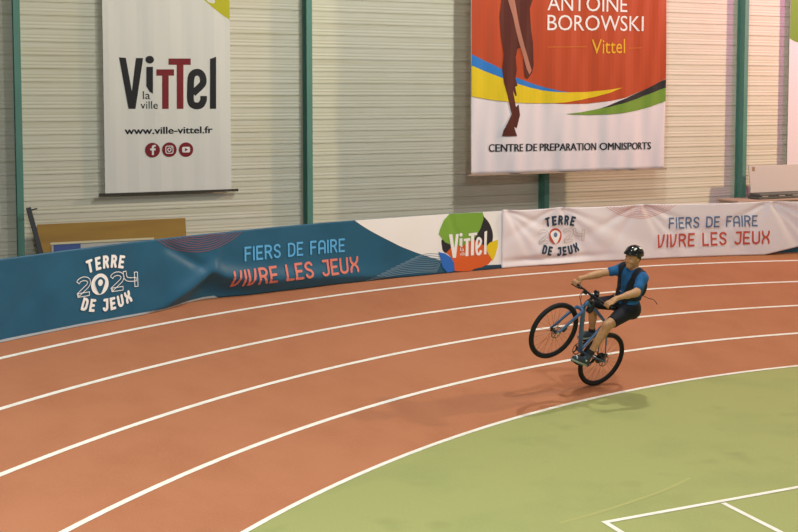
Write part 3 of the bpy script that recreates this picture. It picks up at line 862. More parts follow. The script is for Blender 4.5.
mb = MB(); mb.tube([pb - ax * .05 - side * .02, pb - ax * .05 + side * .13], .012, 8); mb.tube([pb - ax * .62 - side * .075, pb - ax * .62 + side * .01], .012, 8)
mb.build('peg', 'blackmetal', pole, base=tuple(pa))
# storage at the right: beige chest, grey folded mat, white panel
ch = empty('storage_chest', tuple(wallpt(10.6, .7, -.02)), 'beige storage chest under the grey mat beside the right green post', 'chest')
mb = MB(); box_mb(wallpt(9.33, .3, .04), EW, NW, ZU, (2.9, .62, 1.33), mb)
mb.build('body', 'beige', ch, base=tuple(ch.location), smooth=False, bevel=.01)
mb = MB(); box_mb(wallpt(9.30, .28, 1.37), EW, NW, ZU, (2.96, .67, .04), mb)
mb.build('lid', 'beige', ch, base=tuple(ch.location), smooth=False, bevel=.008)
mb = MB()
for tt in (9.4, 12.0): 
    for off in (.36, .78): box_mb(wallpt(tt, off, -.02), EW, NW, ZU, (.12, .08, .06), mb)
mb.build('foot', 'blackmetal', ch, base=tuple(ch.location), smooth=False)
gm = empty('folded_mat', tuple(wallpt(10.8, .62, 1.41)), 'dark grey folded mat lying on the beige chest', 'mat')
for q in range(2):
    mb = MB(); box_mb(wallpt(9.93 + .02 * q, .50 + .01 * q, 1.41 + .062 * q), EW, NW, ZU, (2.2 - .05 * q, .36, .058), mb)
    mb.build('layer', 'matgrey', gm, base=tuple(gm.location), smooth=False, bevel=.018)
mb = MB()
for tt in (10.02, 10.48, 10.86): box_mb(wallpt(tt, .861, 1.47), EW, NW, ZU, (.16, .006, .05), mb)
mb.build('label_patch', 'panel', gm, base=tuple(gm.location), smooth=False)
pn, up, fr = leaning('white_panel', 9.94, 12.1, 2.12, .60, .52, .03, 'panel', 'large white panel standing on the grey mat beside the right green post', 'panel', z0=1.534)
pp = wallpt(10.02, .60, 1.534) + up * .47 + fr * .001
mb = MB(); box_mb(pp, EW, fr, up, (.075, .004, .09), mb)
mb.build('tag', 'tag', pn, base=tuple(pn.location), smooth=False)

# ------------------------------------------------------------------ bicycle and rider, leaning into the bend with the front wheel up
# local frame: x forward, y left, z up of the tilted bicycle; origin where the rear tyre meets the track
RR, WB, ALPHA, LEAN = 0.3588, 1.0295, 0.5148, 0.305
GP = np.array([2.27792563, 13.50553768, 0.05697971])
thc = math.atan2(GP[1] - TYC, GP[0] - TXC) - .023
hx = np.array([-math.sin(thc), math.cos(thc), 0]); lx = np.array([-hx[1], hx[0], 0])
Bx = ZU * math.cos(LEAN) + lx * math.sin(LEAN); LP = lx * math.cos(LEAN) - ZU * math.sin(LEAN)
FX = hx * math.cos(ALPHA) + Bx * math.sin(ALPHA); UX = -hx * math.sin(ALPHA) + Bx * math.cos(ALPHA)
BM = Matrix(((FX[0], LP[0], UX[0], GP[0]), (FX[1], LP[1], UX[1], GP[1]), (FX[2], LP[2], UX[2], GP[2] + .004), (0, 0, 0, 1)))
HB = np.array([RR * math.sin(ALPHA), 0, RR * math.cos(ALPHA)])
def L(x, y, z): return HB + np.array([x, y, z], float)

bike = empty('bicycle', (0, 0, 0), 'blue hardtail bicycle rearing on its rear wheel on the red track', 'bicycle')
bike.matrix_world = BM
X1, Y1, Z1 = np.array([1.0, 0, 0]), np.array([0, 1.0, 0]), np.array([0, 0, 1.0])
BBp = L(.43, 0, -.044)
def wheel(c, steer, rear):
    ex = np.array([math.cos(steer), math.sin(steer), 0]); ay = np.array([-math.sin(steer), math.cos(steer), 0])
    mb = MB(); mb.torus(c, ay, ex, RR - .050, .014, 72, 8, 1.0)
    w = mb.build('wheel', 'alloy_black', bike)
    mb = MB(); mb.torus(c, ay, ex, RR - .026, .026, 80, 12, 1.05)
    mb.build('tyre', 'rubber', w)
    mb = MB(); mb.tube([c - ay * .05, c - ay * .034, c - ay * .03, c + ay * .03, c + ay * .034, c + ay * .05], [.012, .026, .016, .016, .026, .012], 16)
    mb.build('hub', 'alloy_black', w)
    mb = MB()
    ez = np.cross(ay, ex) * -1
    for k in range(28):
        a = 2 * PI * k / 28
        b = a + (.42 if k % 4 < 2 else -.42)
        s = 1 if k % 2 else -1
        d1 = math.cos(b) * ex + math.sin(b) * ez; d2 = math.cos(a) * ex + math.sin(a) * ez
        mb.tube([c + d1 * .024 + ay * .032 * s, c + d2 * (RR - .048)], .0013, 5, cap=False)
    mb.build('spokes', 'spoke', w)
    mb = MB()
    mb.torus(c + ay * .045, ay, ex, .070, .006, 40, 4, .15)
    for k in range(6):
        a = 2 * PI * k / 6; d = math.cos(a) * ex + math.sin(a) * ez
        d2 = math.cos(a + .5) * ex + math.sin(a + .5) * ez
        mb.tube([c + ay * .045 + d * .018, c + ay * .045 + d2 * .072], .004, 5)
    mb.tube([c + ay * .043, c + ay * .047], .022, 16)
    mb.build('brake_disc', 'disc_steel', w)
    if rear:
        mb = MB()
        for k in range(9):
            mb.tube([c - ay * (.028 + .0045 * k), c - ay * (.0305 + .0045 * k)], .072 - .0056 * k if k else .074, 26)
        mb.build('cassette', 'alloy_black', w)
    return w
HF = L(WB, 0, 0); HR = L(0, 0, 0)
wheel(HR, 0.0, True); wheel(HF, 0.0, False)
# frame
HT, HBm = L(.800, 0, .500), L(.838, 0, .395)
SC_ = L(.325, 0, .405); ST = L(.312, 0, .462)
mb = MB()
mb.tube([HT, HBm], [.024, .027], 16)
mb.tube([BBp, L(.62, 0, .17), L(.826, 0, .425)], [.027, .029, .027], 14)
mb.tube([SC_ + X1 * 0, L(.56, 0, .455), L(.803, 0, .478)], [.019, .021, .022], 12)
mb.tube([BBp, ST], [.019, .017], 14)
mb.tube([BBp - Y1 * .037, BBp + Y1 * .037], .024, 16)
for s in (1, -1):
    mb.tube([BBp + Y1 * .026 * s - X1 * .02, L(.30, .045 * s, -.03), L(.06, .068 * s, -.004), L(0, .069 * s, 0)], [.013, .012, .010, .009], 10)
    mb.tube([SC_ + Y1 * .016 * s - Z1 * .02, L(.22, .045 * s, .27), L(.03, .068 * s, .03), L(0, .069 * s, 0)], [.010, .009, .008, .008], 10)
mb.tube([L(.27, -.05, .335), L(.27, .05, .335)], .008, 8)
fr_ = mb.build('frame', 'frame', bike)
# fork
mb = MB()
mb.tube([HBm, L(.852, 0, .368)], .022, 12)
mb.tube([L(.853, -.058, .375), L(.852, 0, .385), L(.853, .058, .375)], [.020, .024, .020], 12)
for s in (1, -1):
    mb.tube([L(.853, .058 * s, .385), L(.93, .062 * s, .22), L(1.000, .064 * s, .05), L(WB, .062 * s, 0)], [.019, .018, .015, .012], 12)
fk = mb.build('fork', 'frame', bike)
mb = MB(); mb.tube([HF - Y1 * .068, HF + Y1 * .068], .009, 10); mb.tube([HF + Y1 * .068, HF + Y1 * .078], .015, 10)
mb.build('axle', 'chrome', fk)
# brake calipers
mb = MB(); mb.hexa([L(.945, .045, .045), L(.985, .045, .045), L(.985, .075, .045), L(.945, .075, .045), L(.935, .045, .115), L(.965, .045, .115), L(.965, .075, .115), L(.935, .075, .115)])
mb.build('brake_caliper', 'alloy_black', bike, smooth=False, bevel=.005)
mb = MB(); mb.hexa([L(.02, .042, .06), L(.09, .042, .035), L(.09, .07, .035), L(.02, .07, .06), L(.035, .042, .10), L(.095, .042, .075), L(.095, .07, .075), L(.035, .07, .10)])
mb.build('brake_caliper', 'alloy_black', bike, smooth=False, bevel=.005)
# cockpit
BC = L(.79, 0, .585)
mb = MB(); mb.tube([HT, L(.792, 0, .525)], .022, 14); mb.tube([L(.787, 0, .532), L(.79, 0, .56), BC], [.021, .019, .021], 12); mb.tube([BC - Y1 * .025, BC + Y1 * .025], .024, 14)
mb.tube([L(.785, 0, .545), L(.785, 0, .59)], .018, 12)
mb.build('stem', 'alloy_black', bike)
mb = MB(); mb.tube([L(.776, -.385, .596), L(.788, -.16, .594), BC - Y1 * .05, BC + Y1 * .05, L(.788, .16, .594), L(.778, .325, .596)], [.0115, .0125, .0155, .0155, .0125, .0115], 12)
bar = mb.build('handlebar', 'alloy_black', bike)
for s in (1, -1):
    q = .060 if s > 0 else 0.0
    mb = MB(); mb.tube([L(.782, (.262 - q) * s, .595), L(.782, (.267 - q) * s, .595), L(.777, (.385 - q) * s, .596), L(.777, (.391 - q) * s, .596)], [.012, .0165, .0165, .014], 14)
    mb.build('grip', 'rubber', bar)
    mb = MB(); mb.tube([L(.80, (.225 - q) * s, .588), L(.83, (.23 - q) * s, .572), L(.845, (.27 - q) * s, .565), L(.842, (.33 - q) * s, .562)], [.010, .009, .006, .007], 8)
    mb.tube([L(.786, (.21 - q) * s, .588), L(.80, (.225 - q) * s, .588), L(.83, (.21 - q) * s, .578)], [.018, .017, .012], 10)
    mb.build('brake_lever', 'alloy_black', bar)
mb = MB(); mb.hexa([L(.765, -.11, .555), L(.80, -.11, .55), L(.80, -.155, .55), L(.765, -.155, .555), L(.765, -.11, .585), L(.80, -.11, .585), L(.80, -.155, .585), L(.765, -.155, .585)])
mb.tube([L(.765, -.13, .57), L(.745, -.18, .56)], .006, 8)
mb.build('shifter', 'alloy_black', bar, smooth=False, bevel=.006)
mb = MB(); mb.tube([L(.775, .01, .60), L(.775, .012, .645)], .022, 14); mb.tube([L(.775, .045, .61), L(.80, .05, .64)], .020, 12); mb.tube([L(.755, .01, .648), L(.81, .012, .642)], .024, 14)
mb.build('front_light', 'alloy_black', bar)
mb = MB()
mb.tube(smooth_open([L(.83, .14, .578), L(.90, .10, .56), L(.91, .05, .48), L(.86, .055, .40), L(.93, .075, .24), L(.955, .07, .11)], 6), .0032, 6)
mb.tube(smooth_open([L(.83, -.14, .578), L(.89, -.08, .55), L(.885, -.04, .47), L(.84, -.035, .42), L(.70, -.03, .28), L(.46, -.03, 0.0), L(.25, -.05, -.045), L(.03, -.07, -.05)], 6), .0032, 6)
mb.tube(smooth_open([L(.80, -.15, .565), L(.87, -.10, .50), L(.845, -.04, .44), L(.70, .03, .29)], 6), .0032, 6)
mb.build('cable', 'rubber', bike)
# saddle bag strap of the stem: dark pouch hanging behind the stem
mb = MB(); mb.tube([L(.735, .0, .535), L(.715, .0, .50), L(.70, .0, .43), L(.705, 0, .39)], [.022, .040, .043, .030], 14)
po = mb.build('frame_pouch', 'strap', bike)
# seatpost, saddle
mb = MB(); mb.tube([ST - (ST - BBp) * .1, L(.283, 0, .60)], .0145, 12)
mb.build('seat_post', 'alloy_black', bike)
mb = MB()
prof_s = [(.115, .070, .632), (.13, .078, .638), (.18, .074, .640), (.24, .050, .636), (.30, .028, .634), (.36, .020, .632), (.385, .012, .626)]
V = []; F = []
for x, w_, z in prof_s:
    for k in range(12):
        a = 2 * PI * k / 12
        V.append(L(x, w_ * math.cos(a), z + (.014 if math.sin(a) > 0 else .022) * math.sin(a)))
for i in range(len(prof_s) - 1):
    for k in range(12): F.append((i * 12 + k, i * 12 + (k + 1) % 12, (i + 1) * 12 + (k + 1) % 12, (i + 1) * 12 + k))
F += [tuple(range(11, -1, -1)), tuple((len(prof_s) - 1) * 12 + k for k in range(12))]
mb.add(V, F)
for s in (1, -1): mb.tube([L(.15, .025 * s, .625), L(.24, .022 * s, .60), L(.34, .018 * s, .618)], .0035, 6)
mb.build('saddle', 'alloy_black', bike)
# drivetrain
cv = np.array([.60, 0, -.80]); cv /= np.linalg.norm(cv); CL = .170
mb = MB(); c0_ = BBp - Y1 * .048
mb.torus(c0_, Y1, X1, .072, .006, 40, 4, .5)
for k in range(4):
    a = 2 * PI * k / 4 + .4; mb.tube([c0_, c0_ + .07 * np.array([math.cos(a), 0, math.sin(a)])], .008, 6)
mb.tube([c0_ - Y1 * .008, c0_ + Y1 * .008], .026, 16)
mb.tube([BBp - Y1 * .06, BBp + Y1 * .06], .013, 12)
cs = mb.build('crankset', 'alloy_black', bike)
PED = {}
FDIR = {1: np.array([.995, 0, -.10]), -1: np.array([.90, 0, -.436])}
for s in (1, -1):
    e_ = BBp + cv * CL * s
    mb = MB(); mb.tube([BBp + Y1 * .058 * s, BBp + Y1 * .066 * s + cv * CL * .3 * s, e_ + Y1 * .074 * s], [.016, .011, .013], 10)
    ca = mb.build('crank_arm', 'alloy_black', cs)
    pc = e_ + Y1 * .135 * s
    PED[s] = pc
    fd = FDIR[s]
    up_ = np.array([-fd[2], 0, fd[0]])
    mb = MB(); mb.tube([e_ + Y1 * .07 * s, e_ + Y1 * .185 * s], .007, 8)
    box_mb(pc - fd * .045 - Y1 * .05 - up_ * .008, fd, Y1, up_, (.09, .012, .016), mb); box_mb(pc - fd * .045 + Y1 * .038 - up_ * .008, fd, Y1, up_, (.09, .012, .016), mb)
    box_mb(pc - fd * .05 - Y1 * .05 - up_ * .008, fd, Y1, up_, (.012, .1, .016), mb); box_mb(pc + fd * .038 - Y1 * .05 - up_ * .008, fd, Y1, up_, (.012, .1, .016), mb)
    mb.build('pedal', 'alloy_black', ca, smooth=False)
mb = MB()
yc_ = -.048
chn = [L(.43, yc_, .030), L(.0, yc_, .045)]
loop = [L(.43 + .074 * math.cos(a), yc_, -.044 + .074 * math.sin(a)) for a in np.linspace(PI / 2, -PI / 2, 12)] + [L(.10, yc_, -.115), L(.075, yc_, -.16), L(.05, yc_, -.14), L(.055, yc_, -.075), L(.02, yc_, -.05)] + [L(.046 * math.cos(a), yc_, .046 * math.sin(a)) for a in np.linspace(PI * 1.5, PI / 2, 10)]
mb.tube(loop + [loop[0]], .0045, 6)
mb.build('chain', 'spoke', bike)
mb = MB(); mb.tube([L(.0, -.075, -.02), L(.03, -.075, -.065), L(.05, -.06, -.08)], [.012, .016, .012], 8); mb.tube([L(.05, -.055, -.075), L(.10, -.055, -.17)], .012, 8)
mb.disc(L(.052, -.05, -.078), Y1, X1, .022, .008, 14); mb.disc(L(.088, -.05, -.152), Y1, X1, .022, .008, 14)
mb.build('derailleur', 'alloy_black', bike)

# ------------------------------------------------------------------ rider: one continuous surface from blended volumes
class Field:
    def __init__(s, lo, hi, h):
        s.lo = np.array(lo, float); s.h = h
        s.n = np.ceil((np.array(hi) - s.lo) / h).astype(int) + 1
        s.f = np.full(s.n, 1.0, np.float32)
    def sub(s, lo, hi):
        i0 = np.maximum(0, np.floor((np.array(lo) - s.lo) / s.h).astype(int)); i1 = np.minimum(s.n, np.ceil((np.array(hi) - s.lo) / s.h).astype(int) + 1)
        if (i1 <= i0).any(): return None, None
        sl = tuple(slice(a, b) for a, b in zip(i0, i1))
        g = [(s.lo[k] + s.h * np.arange(i0[k], i1[k])).astype(np.float32) for k in range(3)]
        return sl, (g[0][:, None, None], g[1][None, :, None], g[2][None, None, :])
    def blend(s, sl, d, k):
        f = s.f[sl]
        if k <= 0: s.f[sl] = np.minimum(f, d); return
        hh = np.maximum(k - np.abs(f - d), 0) / k
        s.f[sl] = np.minimum(f, d) - hh * hh * k * .25
    def cone(s, a, b, r1, r2, k=.03, grow=0.0):
        a = np.array(a, float); b = np.array(b, float); r1 += grow; r2 += grow
        m = max(r1, r2) + k + .05
        sl, g = s.sub(np.minimum(a, b) - m, np.maximum(a, b) + m)
        if sl is None: return
        ba = b - a; L2 = ba @ ba + 1e-12
        p = [g[i] - a[i] for i in range(3)]
        t = np.clip((p[0] * ba[0] + p[1] * ba[1] + p[2] * ba[2]) / L2, 0, 1)
        d = np.sqrt((p[0] - t * ba[0]) ** 2 + (p[1] - t * ba[1]) ** 2 + (p[2] - t * ba[2]) ** 2) - (r1 + (r2 - r1) * t)
        s.blend(sl, d.astype(np.float32), k)
    def ell(s, c, ax, r, k=.03, grow=0.0, cut=False):
        c = np.array(c, float); ax = [np.array(v, float) / np.linalg.norm(v) for v in ax]; r = [q + grow for q in r]
        m = max(r) + k + .05
        sl, g = s.sub(c - m, c + m)
        if sl is None: return
        p = [g[i] - c[i] for i in range(3)]
        q = [(p[0] * v[0] + p[1] * v[1] + p[2] * v[2]) for v in ax]
        k0 = np.sqrt((q[0] / r[0]) ** 2 + (q[1] / r[1]) ** 2 + (q[2] / r[2]) ** 2)
        k1 = np.sqrt((q[0] / r[0] ** 2) ** 2 + (q[1] / r[1] ** 2) ** 2 + (q[2] / r[2] ** 2) ** 2) + 1e-6
        d = (k0 * (k0 - 1) / k1).astype(np.float32)
        if cut: s.f[sl] = np.maximum(s.f[sl], -d)
        else: s.blend(sl, d, k)
    def grid(s):
        return [(s.lo[k] + s.h * np.arange(s.n[k])).astype(np.float32).reshape([-1 if j == k else 1 for j in range(3)]) for k in range(3)]
    def plane(s, p, n):
        """keep the side of the plane the normal points to"""
        n = np.array(n, float) / np.linalg.norm(n); g = s.grid()
        d = (g[0] - p[0]) * n[0] + (g[1] - p[1]) * n[1] + (g[2] - p[2]) * n[2]
        s.f = np.maximum(s.f, -d.astype(np.float32))
    def mesh(s):
        f = s.f; neg = f < 0
        nx, ny, nz = f.shape
        c = [neg[i:nx - 1 + i, j:ny - 1 + j, k:nz - 1 + k] for i in (0, 1) for j in (0, 1) for k in (0, 1)]
        cnt = sum(q.astype(np.int8) for q in c)
        act = (cnt > 0) & (cnt < 8)
        idx = np.full(act.shape, -1, np.int64)
        ii = np.argwhere(act); idx[act] = np.arange(len(ii))
        acc = np.zeros((len(ii), 3)); num = np.zeros(len(ii))
        off = [(i, j, k) for i in (0, 1) for j in (0, 1) for k in (0, 1)]
        for a in range(8):
            for b in range(a + 1, 8):
                df = np.array(off[b]) - np.array(off[a])
                if np.abs(df).sum() != 1: continue
                fa = f[tuple((ii + off[a]).T)]; fb_ = f[tuple((ii + off[b]).T)]
                x = (fa < 0) != (fb_ < 0)
                t = np.where(x, fa / np.where(x, fa - fb_, 1), 0)
                acc[x] += (np.array(off[a]) + t[x, None] * df); num[x] += 1
        V = s.lo + s.h * (ii + acc / num[:, None])
        Q = []
        for ax_ in range(3):
            sh = [slice(1, -1)] * 3; sh[ax_] = slice(0, -1)
            sh2 = list(sh); sh2[ax_] = slice(1, None)
            A = neg[tuple(sh)]; Bn = neg[tuple(sh2)]
            e = np.argwhere(A != Bn)
            if not len(e): continue
            base = e + np.array([0 if k == ax_ else 1 for k in range(3)])
            flip = A[tuple(e.T)]
            u, w_ = [(1, 2), (2, 0), (0, 1)][ax_]
            du = np.zeros(3, int); du[u] = 1; dw = np.zeros(3, int); dw[w_] = 1
            q = np.stack([idx[tuple((base - du - dw).T)], idx[tuple((base - dw).T)], idx[tuple(base.T)], idx[tuple((base - du).T)]], 1)
            q[~flip] = q[~flip][:, ::-1]
            Q.append(q)
        return V, np.concatenate(Q)
def fmesh(F_, name, m, parent=None):
    V, Q = F_.mesh()
    me = bpy.data.meshes.new(name)
    me.from_pydata((V + HB).tolist(), [], Q.tolist())
    me.polygons.foreach_set('use_smooth', [True] * len(me.polygons))
    me.materials.append(M[m])
    o = bpy.data.objects.new(name, me)
    return link(o, parent)
J = dict(
 hipL=(.185, .095, .705), hipR=(.175, -.095, .705), kneeL=(.470, .160, .388), kneeR=(.560, -.13, .515),
 ankL=(.415, .137, -.025), ankR=(.265, -.130, .205),
 shL=(.450, .185, 1.085), shR=(.418, -.150, 1.062), elL=(.525, .292, .905), elR=(.590, -.285, .840), wrL=(.725, .252, .712), wrR=(.775, -.325, .675))
J = {k: np.array(v) for k, v in J.items()}
hu = np.array([.47, -.17, .85]); hu /= np.linalg.norm(hu)
hf = np.array([.86, .06, -.44]); hf -= hu * (hf @ hu); hf /= np.linalg.norm(hf)
hl = np.cross(hu, hf)
HC = np.array([.550, -.012, 1.228])
def hp(f_, l_, u_): return HC + hf * f_ + hl * l_ + hu * u_
def torso(F_, grow=0.0, k=.06):
    for c, wy, r in (((.190, 0, .715), .072, .100), ((.245, 0, .825), .052, .092), ((.300, 0, .93), .052, .098), ((.355, 0, 1.012), .064, .101), ((.405, 0, 1.070), .105, .073)):
        F_.cone((c[0], -wy, c[2]), (c[0], wy, c[2]), r, r, k, grow)
    F_.cone((.19, 0, .72), (.37, 0, 1.03), .10, .10, k, grow)
    F_.cone((.435, -.08, 1.10), J['shR'], .052, .060, .05, grow); F_.cone((.445, .08, 1.105), J['shL'], .052, .060, .05, grow)
def armU(F_, s, grow=0.0): F_.cone(J['sh' + s], J['el' + s], .052, .040, .05, grow)
def thigh(F_, s, grow=0.0):
    F_.cone(J['hip' + s], J['knee' + s], .092, .056, .06, grow)
    F_.ell(J['hip' + s] + np.array([-.045, 0, .0]), ((.8, 0, -.6), (0, 1, 0), (.6, 0, .8)), (.085, .075, .095), .05, grow)
HH = .0058
B_ = Field((-.06, -.40, -.22), (.98, .42, 1.46), HH)
torso(B_)
for s in 'LR':
    armU(B_, s); thigh(B_, s)
    kn, an = J['knee' + s], J['ank' + s]
    d = an - kn
    B_.cone(kn, an, .050, .034, .03)
    cm = kn + d * .32; back = np.array([d[2], 0, -d[0]]); back /= np.linalg.norm(back); back = back if back[0] < 0 else -back
    B_.cone(kn + d * .12 + back * .012, kn + d * .55 + back * .006, .046, .038, .04)      # calf
    B_.ell(kn - back * .012, ((1, 0, 0), (0, 1, 0), (0, 0, 1)), (.044, .042, .046), .03)
    el, wr = J['el' + s], J['wr' + s]
    B_.cone(el, wr, .040, .026, .03); B_.cone(el + (wr - el) * .1, el + (wr - el) * .45, .041, .036, .03)
# feet inside the shoes
SHOE = {}
for s, q in (('L', 1), ('R', -1)):
    fd = FDIR[q]; up_ = np.array([-fd[2], 0, fd[0]])
    ball = PED[q] - HB + up_ * .024
    SHOE[s] = (ball - fd * .135, ball + fd * .02, ball + fd * .078, up_)
    hl_, bl_, tl_, up_ = SHOE[s]
    B_.cone(J['ank' + s], hl_ + up_ * .05, .033, .030, .02); B_.cone(hl_ + up_ * .045 + fd * .01, bl_ + up_ * .032, .030, .026, .02)
# neck and head
B_.cone((.415, 0, 1.09), hp(-.035, 0, -.055), .058, .054, .04)
B_.ell(hp(-.004, 0, .030), (hf, hl, hu), (.096, .077, .092), .03)
B_.ell(hp(.030, 0, -.050), (hf, hl, hu), (.062, .056, .070), .04)
B_.ell(hp(.062, 0, -.098), (hf, hl, hu), (.026, .028, .022), .03)       # chin
B_.cone(hp(.088, 0, .012), hp(.108, 0, -.028), .009, .013, .012)        # nose
B_.cone(hp(.100, -.012, -.033), hp(.100, .012, -.033), .009, .009, .008)
B_.cone(hp(.083, -.040, .020), hp(.086, .040, .020), .010, .010, .012)  # brow
B_.cone(hp(.083, -.018, -.063), hp(.083, .018, -.063), .010, .010, .010)  # mouth
for s in (1, -1):
    B_.ell(hp(.089, .031 * s, .002), (hf, hl, hu), (.010, .016, .009), 0, cut=True)      # eye sockets
    B_.ell(hp(.068, .040 * s, -.030), (hf, hl, hu), (.024, .022, .020), .02)   # cheeks
    B_.ell(hp(-.008, .076 * s, -.008), (hf, hl, hu), (.018, .010, .030), .008) # ears
# hands closed round the grips
def hand(s, wr, y0, dirn):
    gx, gz = .779, .5955
    kc = np.array([gx - .008, y0, gz + .046])
    B_.cone(wr, wr + (kc - wr) * .45, .027, .030, .02)
    for t in (-.03, -.01, .01, .03):
        B_.cone(wr + (kc - wr) * .35 + Y1 * t * .6, kc + Y1 * t, .018, .0145, .015)
    ln = (.92, 1.0, .96, .80)
    for q, t in enumerate((-.034, -.0115, .0115, .034)):
        tt = t * dirn
        a1 = 95 - 175 * ln[q]
        pts = [kc + Y1 * tt]
        for a in (70, 20, -35, a1 - 20):
            r = .030 + (.004 if a > 40 else 0)
            pts.append(np.array([gx + r * math.cos(math.radians(a)), y0 + tt, gz + r * math.sin(math.radians(a))]))
        for a_, b_, r_ in zip(pts, pts[1:], (.0105, .0098, .009, .0082)): B_.cone(a_, b_, r_, r_ - .0006, .004)
    # thumb leaves the side of the palm and closes under the grip
    ty = y0 - .045 * dirn
    tp = [wr + (kc - wr) * .5 - Y1 * .018 * dirn, np.array([gx - .030, ty, gz + .020]), np.array([gx - .030, ty - .004 * dirn, gz - .014]), np.array([gx - .004, ty - .002 * dirn, gz - .032])]
    for a_, b_, r_ in zip(tp, tp[1:], (.0135, .0115, .0105)): B_.cone(a_, b_, r_, r_ - .001, .008)
hand('L', J['wrL'], .255, 1); hand('R', J['wrR'], -.330, -1)
person = fmesh(B_, 'person', 'skin')
person.matrix_world = BM
tag(person, 'cyclist in blue shirt, black shorts and black helmet riding a wheelie on the bicycle', 'person')

# shirt: torso and short sleeves
S_ = Field((-.04, -.40, .60), (.74, .42, 1.24), .006)
torso(S_, .010)
for s in 'LR': S_.cone(J['sh' + s], J['sh' + s] + (J['el' + s] - J['sh' + s]) * (.66 if s == 'L' else .48), .062, .058, .05, .0)
S_.plane((.21, 0, .765), (.62, 0, .78))
nk = Field(S_.lo, S_.lo + (S_.n - 1) * S_.h, S_.h)
S_.ell((.475, 0, 1.175), ((1, 0, 0), (0, 1, 0), (0, 0, 1)), (.085, .075, .085), 0, cut=True)
fmesh(S_, 'shirt', 'shirt', person)
# shorts
H_ = Field((-.06, -.34, .30), (.66, .36, .96), .006)
for c, wy, r in (((.190, 0, .715), .072, .106), ((.235, 0, .80), .056, .098)):
    H_.cone((c[0], -wy, c[2]), (c[0], wy, c[2]), r, r, .06, .004)
for s in 'LR': thigh(H_, s, .010)
g = H_.grid()
d = (g[0] - .22) * .62 + (g[2] - .80) * .78 + 0 * g[1]
H_.f = np.where((g[0] < .34) & (g[2] > .6), np.maximum(H_.f, d.astype(np.float32)), H_.f)
for s in 'LR':
    p = J['hip' + s] + (J['knee' + s] - J['hip' + s]) * (.80 if s == 'L' else 1.06)
    n = J['hip' + s] - J['knee' + s]; n = n / np.linalg.norm(n)
    g = H_.grid()
    d = (g[0] - p[0]) * n[0] + (g[1] - p[1]) * n[1] + (g[2] - p[2]) * n[2]
    side = (g[1] > 0.02) if s == 'L' else (g[1] < .02)
    H_.f = np.where(side & (g[0] > .36), np.maximum(H_.f, -d.astype(np.float32)), H_.f)
fmesh(H_, 'shorts', 'shorts', person)
# pack worn on the back with two shoulder straps
V_ = Field((-.08, -.34, .72), (.66, .36, 1.26), .006)
torso(V_, .022, .06)
for s in 'LR': V_.cone(J['sh' + s], J['sh' + s] + (J['el' + s] - J['sh' + s]) * .12, .062, .058, .04)
g = V_.grid()
ay_ = np.abs(g[1])
fd_ = (g[0] - .28) * .80 - (g[2] - .93) * .60        # >0 in front of the spine
up_t = (g[0] - .28) * .60 + (g[2] - .93) * .80
halfw = .046
cen = .082 + .22 * np.clip(up_t, -.15, .2)
strap = np.maximum(np.abs(ay_ - cen) - halfw, -(up_t + .15))
side_band = np.maximum(np.abs(up_t + .07) - .022, 0 * g[1] - 1)
backm = np.maximum(np.maximum(fd_ + .035, ay_ - .135), -(up_t + .12))
keep = np.minimum(np.minimum(strap, np.maximum(side_band, .06 - ay_)), backm)
V_.f = np.maximum(V_.f, keep.astype(np.float32))
V_.ell((.185, 0, 1.02), ((.6, 0, .8), (0, 1, 0), (.8, 0, -.6)), (.17, .115, .055), .03)
V_.ell((.475, 0, 1.175), ((1, 0, 0), (0, 1, 0), (0, 0, 1)), (.080, .070, .085), 0, cut=True)
pk = fmesh(V_, 'backpack', 'vest', person)
mb = MB(); mb.tube(smooth_open([L(.255, .17, .92), L(.23, .25, .93), L(.17, .29, .95), L(.10, .31, .93)], 5), .004, 6)
mb.build('loose_strap', 'strap', pk)
# helmet with vents
E_ = Field(HC - .22, HC + .24, .0045)
hc2 = hp(-.012, 0, .052)
E_.ell(hc2, (hf, hl, hu), (.130, .103, .108), 0)
E_.cone(hp(.10, -.03, .058), hp(.10, .03, .058), .024, .024, .03)
E_.ell(hp(-.01, 0, .02), (hf, hl, hu), (.104, .086, .106), 0, cut=True)
E_.plane(hp(.0, 0, .040), hu * .99 + hf * -.10)
for s, l_ in ((0, 0), (1, .042), (-1, .042), (1, .078), (-1, .078)):
    for f0 in (.075, -.02, -.095):
        tilt = math.asin(min(.9, l_ / .108))
        q = hc2 + hf * f0 + hl * l_ * s * 1.02
        hgt = math.sqrt(max(.02, 1 - (f0 / .130) ** 2 - (l_ / .103) ** 2)) * .108
        E_.ell(q + hu * hgt, (hf, hl, hu), (.036, .0095, .026), 0, cut=True)
fmesh(E_, 'helmet', 'helmet', person)
hel = bpy.data.objects['helmet']
for f0, l0 in ((.055, .058), (-.03, .060)):  # painted glints: highlights on the shell laid as pale patches
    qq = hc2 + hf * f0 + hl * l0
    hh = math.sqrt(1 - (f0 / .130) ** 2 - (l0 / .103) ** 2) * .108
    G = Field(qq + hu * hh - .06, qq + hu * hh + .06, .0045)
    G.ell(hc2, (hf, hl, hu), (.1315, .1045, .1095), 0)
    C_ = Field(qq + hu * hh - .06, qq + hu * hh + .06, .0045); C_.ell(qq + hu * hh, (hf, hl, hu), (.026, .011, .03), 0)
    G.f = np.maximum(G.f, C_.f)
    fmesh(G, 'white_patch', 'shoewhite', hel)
mb = MB()
for s in (1, -1):
    mb.tube([hp(.045, .082 * s, .035), hp(.018, .078 * s, -.045), hp(.045, .035 * s, -.118), hp(.05, 0, -.124)], .0045, 6)
    mb.tube([hp(-.06, .075 * s, .035), hp(.018, .078 * s, -.045)], .0045, 6)
mb.build('chin_strap', 'strap', person)
R_ = Field(HC - .18, HC + .16, .006)
R_.ell(hp(-.012, 0, .020), (hf, hl, hu), (.100, .083, .098), 0)
R_.plane(hp(.0, 0, -.005), -hf * .9 + hu * .45)
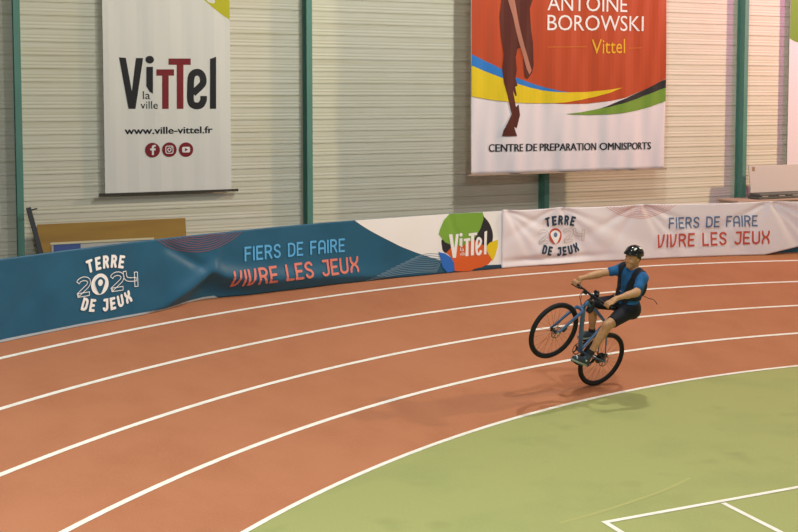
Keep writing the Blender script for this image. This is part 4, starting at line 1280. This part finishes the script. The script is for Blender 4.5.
R_.plane(hp(-.02, 0, -.060), hu)
fmesh(R_, 'hair', 'hair', person)
for s in (1, -1):
    mb = MB(); mb.torus(hp(.083, .031 * s, .003), hf, hl, .005, .006, 12, 8, .8)
    mb.build('eye', 'eye', person)
mb = MB(); mb.tube([hp(.089, -.020, -.063), hp(.0955, 0, -.063), hp(.089, .020, -.063)], [.003, .006, .003], 8)
mb.build('lips', 'lip', person)
# socks and shoes
def foot(s, an, heel, ball, toe, up_):
    up_ = np.array(up_, float); up_ /= np.linalg.norm(up_)
    heel, ball, toe = [np.array(p, float) for p in (heel, ball, toe)]
    lo = np.minimum(np.minimum(heel, toe), an) - .12; hi = np.maximum(np.maximum(heel, toe), an) + .14
    K = Field(lo, hi, .005)
    kd = (J['knee' + s] - an); kd /= np.linalg.norm(kd)
    K.cone(an - kd * .03, an + kd * .085, .041, .042, .0)
    K.plane(an + kd * .075, -kd)
    fmesh(K, 'sock', 'sock', person)
    G = Field(lo, hi, .005)
    G.cone(heel + up_ * .035, ball + up_ * .030, .041, .040, .03); G.cone(ball + up_ * .028, toe + up_ * .018, .040, .030, .03)
    G.cone(heel + up_ * .04, an + (an - heel) * .0, .040, .043, .03)
    G.plane(heel, up_)
    sh = fmesh(G, 'shoe', 'shoe', person)
    G = Field(lo, hi, .005)
    G.cone(heel, ball, .043, .046, .02); G.cone(ball, toe, .046, .034, .02)
    G.plane(heel + up_ * .012, -up_); G.plane(heel - up_ * .014, up_)
    fmesh(G, 'sole', 'sole', sh)
    G = Field(lo, hi, .005)
    G.cone(ball + up_ * .032, toe + up_ * .020, .0425, .0325, .03)
    fw_ = (toe - heel) / np.linalg.norm(toe - heel)
    G.plane(ball - fw_ * .03, fw_); G.plane(heel + up_ * .024, up_); G.plane(ball + fw_ * (.05 if s == 'L' else .2), -fw_)
    fmesh(G, 'white_patch', 'shoewhite', sh)
    G = Field(lo, hi, .005)
    G.cone(heel + up_ * .045, heel + up_ * .045 + fw_ * .03, .043, .043, .0)
    G.plane(heel + up_ * .028, up_); G.plane(heel + up_ * .06, -up_)
    fmesh(G, 'white_patch', 'shoewhite', sh)
for s in 'LR':
    foot(s, J['ank' + s], *SHOE[s])
